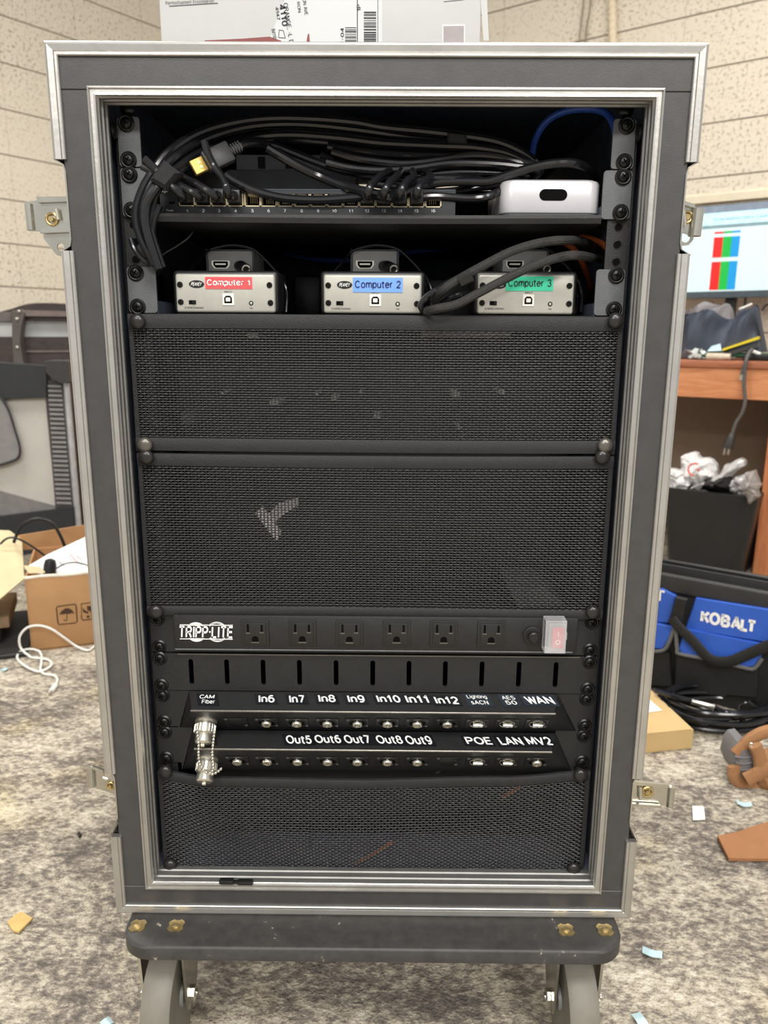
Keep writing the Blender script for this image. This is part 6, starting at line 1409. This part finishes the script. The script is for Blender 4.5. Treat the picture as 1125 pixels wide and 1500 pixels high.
m = MB(); m.tube(spline(TK([(940, 952), (955, 954), (970, 953), (978, 945), (988, 920)], .022), 6), .0045, 8); m.build('piping', PIP, f2_)
tp([(990, 956), (1110, 980), (1108, 1022), (988, 1012)], 'lower_pocket', BF, .018, .018); tp([(930, 952), (980, 956), (984, 1006), (930, 1004)], 'lower_pocket', BF, .016, .016)
tp([(990, 874), (1007, 878), (999, 913), (978, 912)], 'strap_loop', BF, .030, .012)
m = MB(); hp = spline(TK([(984, 905), (992, 916), (1015, 939), (1036, 962), (1052, 969), (1072, 968), (1092, 960), (1125, 946), (1150, 936)], .034), 6); m.tube(hp, [(.012, .003)]*len(hp), 8, flat=V(0, 0, 1)); m.build('carry_strap', BF, tbag)
m = MB(); c = TK([(1065.5, 910)], .0160)[0]; e0_, e1_ = TK([(1026, 898)], .0160)[0], TK([(1105, 918)], .0160)[0]
text(m, 'KOBALT', c-bR*.001, dR, U_, (e1_-e0_).dot(dR), .030, bold=.075, shear=.0, th=.0); m.build('lettering', WHT, up_)
m = MB(); text(m, 'T', TK([(966, 872)], .0146)[0], dR, U_, .022, .026, bold=.04); m.build('lettering', WHT, tbag)

# coil of black cable on the carpet
cc = F(1048, 1052); t = thing('cable_coil', 'coil of black cable on the carpet in front of the tool bag', 'cable coil', V(cc.x, cc.y, 0))
m = MB(); pts = []; random.seed(5)
for i in range(9*14):
    a = 2*math.pi*i/14; k = i/14; r = .095+.010*math.sin(k*2.3)+.006*random.random(); pts.append(V(cc.x+.012*math.sin(k)+1.15*r*math.cos(a), cc.y+.01*math.cos(k*1.7)+.75*r*math.sin(a), .006+.0052*k+.003*math.sin(a*1.5)))
m.tube(spline(pts, 3), .0052, 8); m.build('lead', CAB, t)
m = MB(); a, b = F(1013, 1027, .06), F(1046, 1036, .055); m.tube([a, a+(b-a)*.1, a+(b-a)*.85, b], [.007, .0055, .0055, .008], 12); m.build('connector', SIL, t)
m = MB(); m.tube(spline([F(962, 1012, .055), F(985, 1020, .06), F(1013, 1027, .06)], 6), .006, 8); m.build('lead_end', CAB, t); m = MB(); m.tube(spline([b, F(1070, 1046, .05), F(1090, 1056, .03)], 6), .005, 8); m.build('lead_end', CAB, t)
cable_ = MB(); cable_.tube(spline([F(1080, 1048, .03), F(1085, 1034, .05), F(1098, 1030, .06), F(1112, 1040, .045), F(1122, 1058, .02), F(1140, 1064, .008)], 8), .0035, 8); tag(cable_.build('cable', CAB), 'thin black cable loop at the right end of the coil', 'cable')

# flat cardboard box behind the right side of the case
hB = .042; A = F(1016, 1069, hB); B = F(952, 1009, hB); fd = (F(925, 1078, hB)-A); fd.z = 0; fd.normalize(); 
fbx = thing('cardboard_box', 'flat tan cardboard box with a white label behind the case', 'cardboard box', V(A.x-.1, A.y+.1, 0))
poly = [A, B, B+fd*.34, A+fd*.34]; m = MB(); m.prism([V(p.x, p.y, .001) for p in poly], (0, 0, hB-.001), bev=.0); m.build('carton', CARDY, fbx)
m = MB(); e = .003; m.prism([p+V(0, 0, .0002) for p in [A+fd*.004, B+fd*.004, B+fd*.34, A+fd*.34]], (0, 0, .002)); m.build('lid', CARDY, fbx)
q = [F(970, 1041, hB+.003), F(948, 1022, hB+.003), F(925, 1022, hB+.003), F(925, 1047, hB+.003)]
m = MB(); m.prism(q, (0, 0, .0006)); m.build('white_label', PAPER, fbx)

# tool belt at the right edge
tc_ = F(1110, 1150); tbl = thing('tool_belt', 'tan suede tool belt with a grey padded pouch on the carpet', 'tool belt', V(tc_.x, tc_.y, 0))
SUE = mat('tan_suede', (158, 114, 76), .85, 0, .10, 30, .4, 300); GPD = mat('grey_padding', (118, 116, 116), .7, 0, .08, 30, .3, 200)
TY = F(1090, 1152).y
m = MB(); q = px([(1079, 1100), (1085, 1092), (1096, 1090), (1104, 1098), (1108, 1115), (1108, 1135), (1100, 1148), (1090, 1148), (1080, 1136), (1074, 1120)], TY); m.prism(q, (0, .07, 0), bev=.012)
for k in range(4): m.tube(spline(px([(1076+k*2, 1108+k*9), (1090, 1110+k*9), (1106, 1107+k*9)], TY-.001), 4), .0022, 6)
m.build('padding', GPD, tbl)
def strap(pts, wdt, th, name='strap', off=0, fl=(0, 0, 1)): m = MB(); s_ = spline(px(pts, TY+off), 6); m.tube(s_, [(wdt, th)]*len(s_), 10, flat=V(*fl)); m.build(name, SUE, tbl)
strap([(1078, 1104), (1088, 1094), (1104, 1080), (1125, 1071), (1160, 1066)], .012, .010, off=.01)
strap([(1075, 1122), (1076, 1138), (1086, 1148), (1100, 1153), (1112, 1150)], .006, .012, off=.0, fl=(0, 1, 0))
strap([(1106, 1092), (1112, 1106), (1114, 1124), (1108, 1140)], .012, .008, off=-.012, fl=(1, 0, 0))
strap([(1092, 1142), (1104, 1136), (1124, 1126), (1160, 1112)], .014, .009, off=-.016)
m = MB(); q = px([(1114, 1140), (1124, 1132), (1170, 1120), (1170, 1185), (1130, 1168), (1116, 1156)], TY-.02); m.prism(q, (0, .08, 0), bev=.012); m.build('pouch', SUE, tbl)
m = MB(); m.ring(P(1101, 1092, TY-.012), (0, 1, 0), .0040, .0012, 14, 6); m.build('rivet', SIL, tbl)

# scraps on the carpet
def scrap(pts, z, th, mt, name, label, cat, bev=0):
    m = MB(); m.prism([F(x, y, z+(dz if False else 0)) for x, y in pts], (0, 0, th), bev=bev); return tag(m.build(name, mt), label, cat)
m = MB(); q = [F(1051, 1228, .012), F(1080, 1222, .016), F(1102, 1214, .02), F(1130, 1206, .02), F(1150, 1206, .018), F(1150, 1264, .004), F(1125, 1262, .003), F(1067, 1261, .003)]
m.prism(q, (0, 0, .005)); m.prism([F(1051, 1230, .002), F(1150, 1212, .002), F(1150, 1262, .001), F(1067, 1261, .001)], (0, 0, .006)); tag(m.build('leather_scrap', mat('brown_flap', (160, 110, 72), .8, 0, .08, 40, .2, 300)), 'brown flat flap lying on the carpet at the right edge', 'flap')
scrap([(11, 1353), (24, 1341), (32, 1338), (48, 1347), (28, 1367), (19, 1365)], .002, .003, mat('scrap_tan', (212, 178, 112), .7), 'cardboard_scrap', 'small tan cardboard scrap on the carpet at lower left', 'scrap')
scrap([(1014, 1181), (1031, 1182), (1033, 1201), (1015, 1202)], .002, .0012, PAPER, 'paper_scrap', 'small white rectangular paper scrap right of the lower latch', 'scrap')
def curl(pts, label):
    m = MB(); s_ = spline([F(x, y, .003+.004*(i % 2)) for i, (x, y) in enumerate(pts)], 5); n = len(s_); vs = []; 
    d = (s_[-1]-s_[0]); d.z = 0; d.normalize(); w_ = V(-d.y, d.x, 0)*.0062
    for p in s_: vs += [p-w_, p+w_, p+w_+V(0, 0, .001), p-w_+V(0, 0, .001)]
    fs = [(0, 1, 2, 3), tuple((n-1)*4+j for j in range(4))]
    for i in range(n-1):
        for j in range(4): l = (j+1) % 4; fs.append((i*4+j, i*4+l, i*4+4+l, i*4+4+j))
    m.add(vs, fs); return tag(m.build('paper_scrap', PAPERB), label, 'scrap', 'pale blue paper strips on the carpet')
curl([(941, 1391), (955, 1397), (970, 1399)], 'pale blue paper strip beside the right end of the dolly board')
curl([(931, 1485), (938, 1494), (944, 1504)], 'pale blue paper strip at the bottom edge, right of the right wheel')
curl([(1079, 1175), (1090, 1179), (1101, 1178)], 'pale blue paper strip below the tan tool belt')
curl([(150, 1503), (157, 1497), (163, 1494)], 'pale blue paper strip at the bottom edge, left of the left wheel')
curl([(2, 983), (6, 981), (10, 979)], 'pale blue paper strip at the left edge by the black tray')
scrap([(113, 1223), (117, 1221), (120, 1225), (116, 1228)], .002, .004, RUB, 'lint', 'tiny black speck on the carpet left of the case', 'speck')
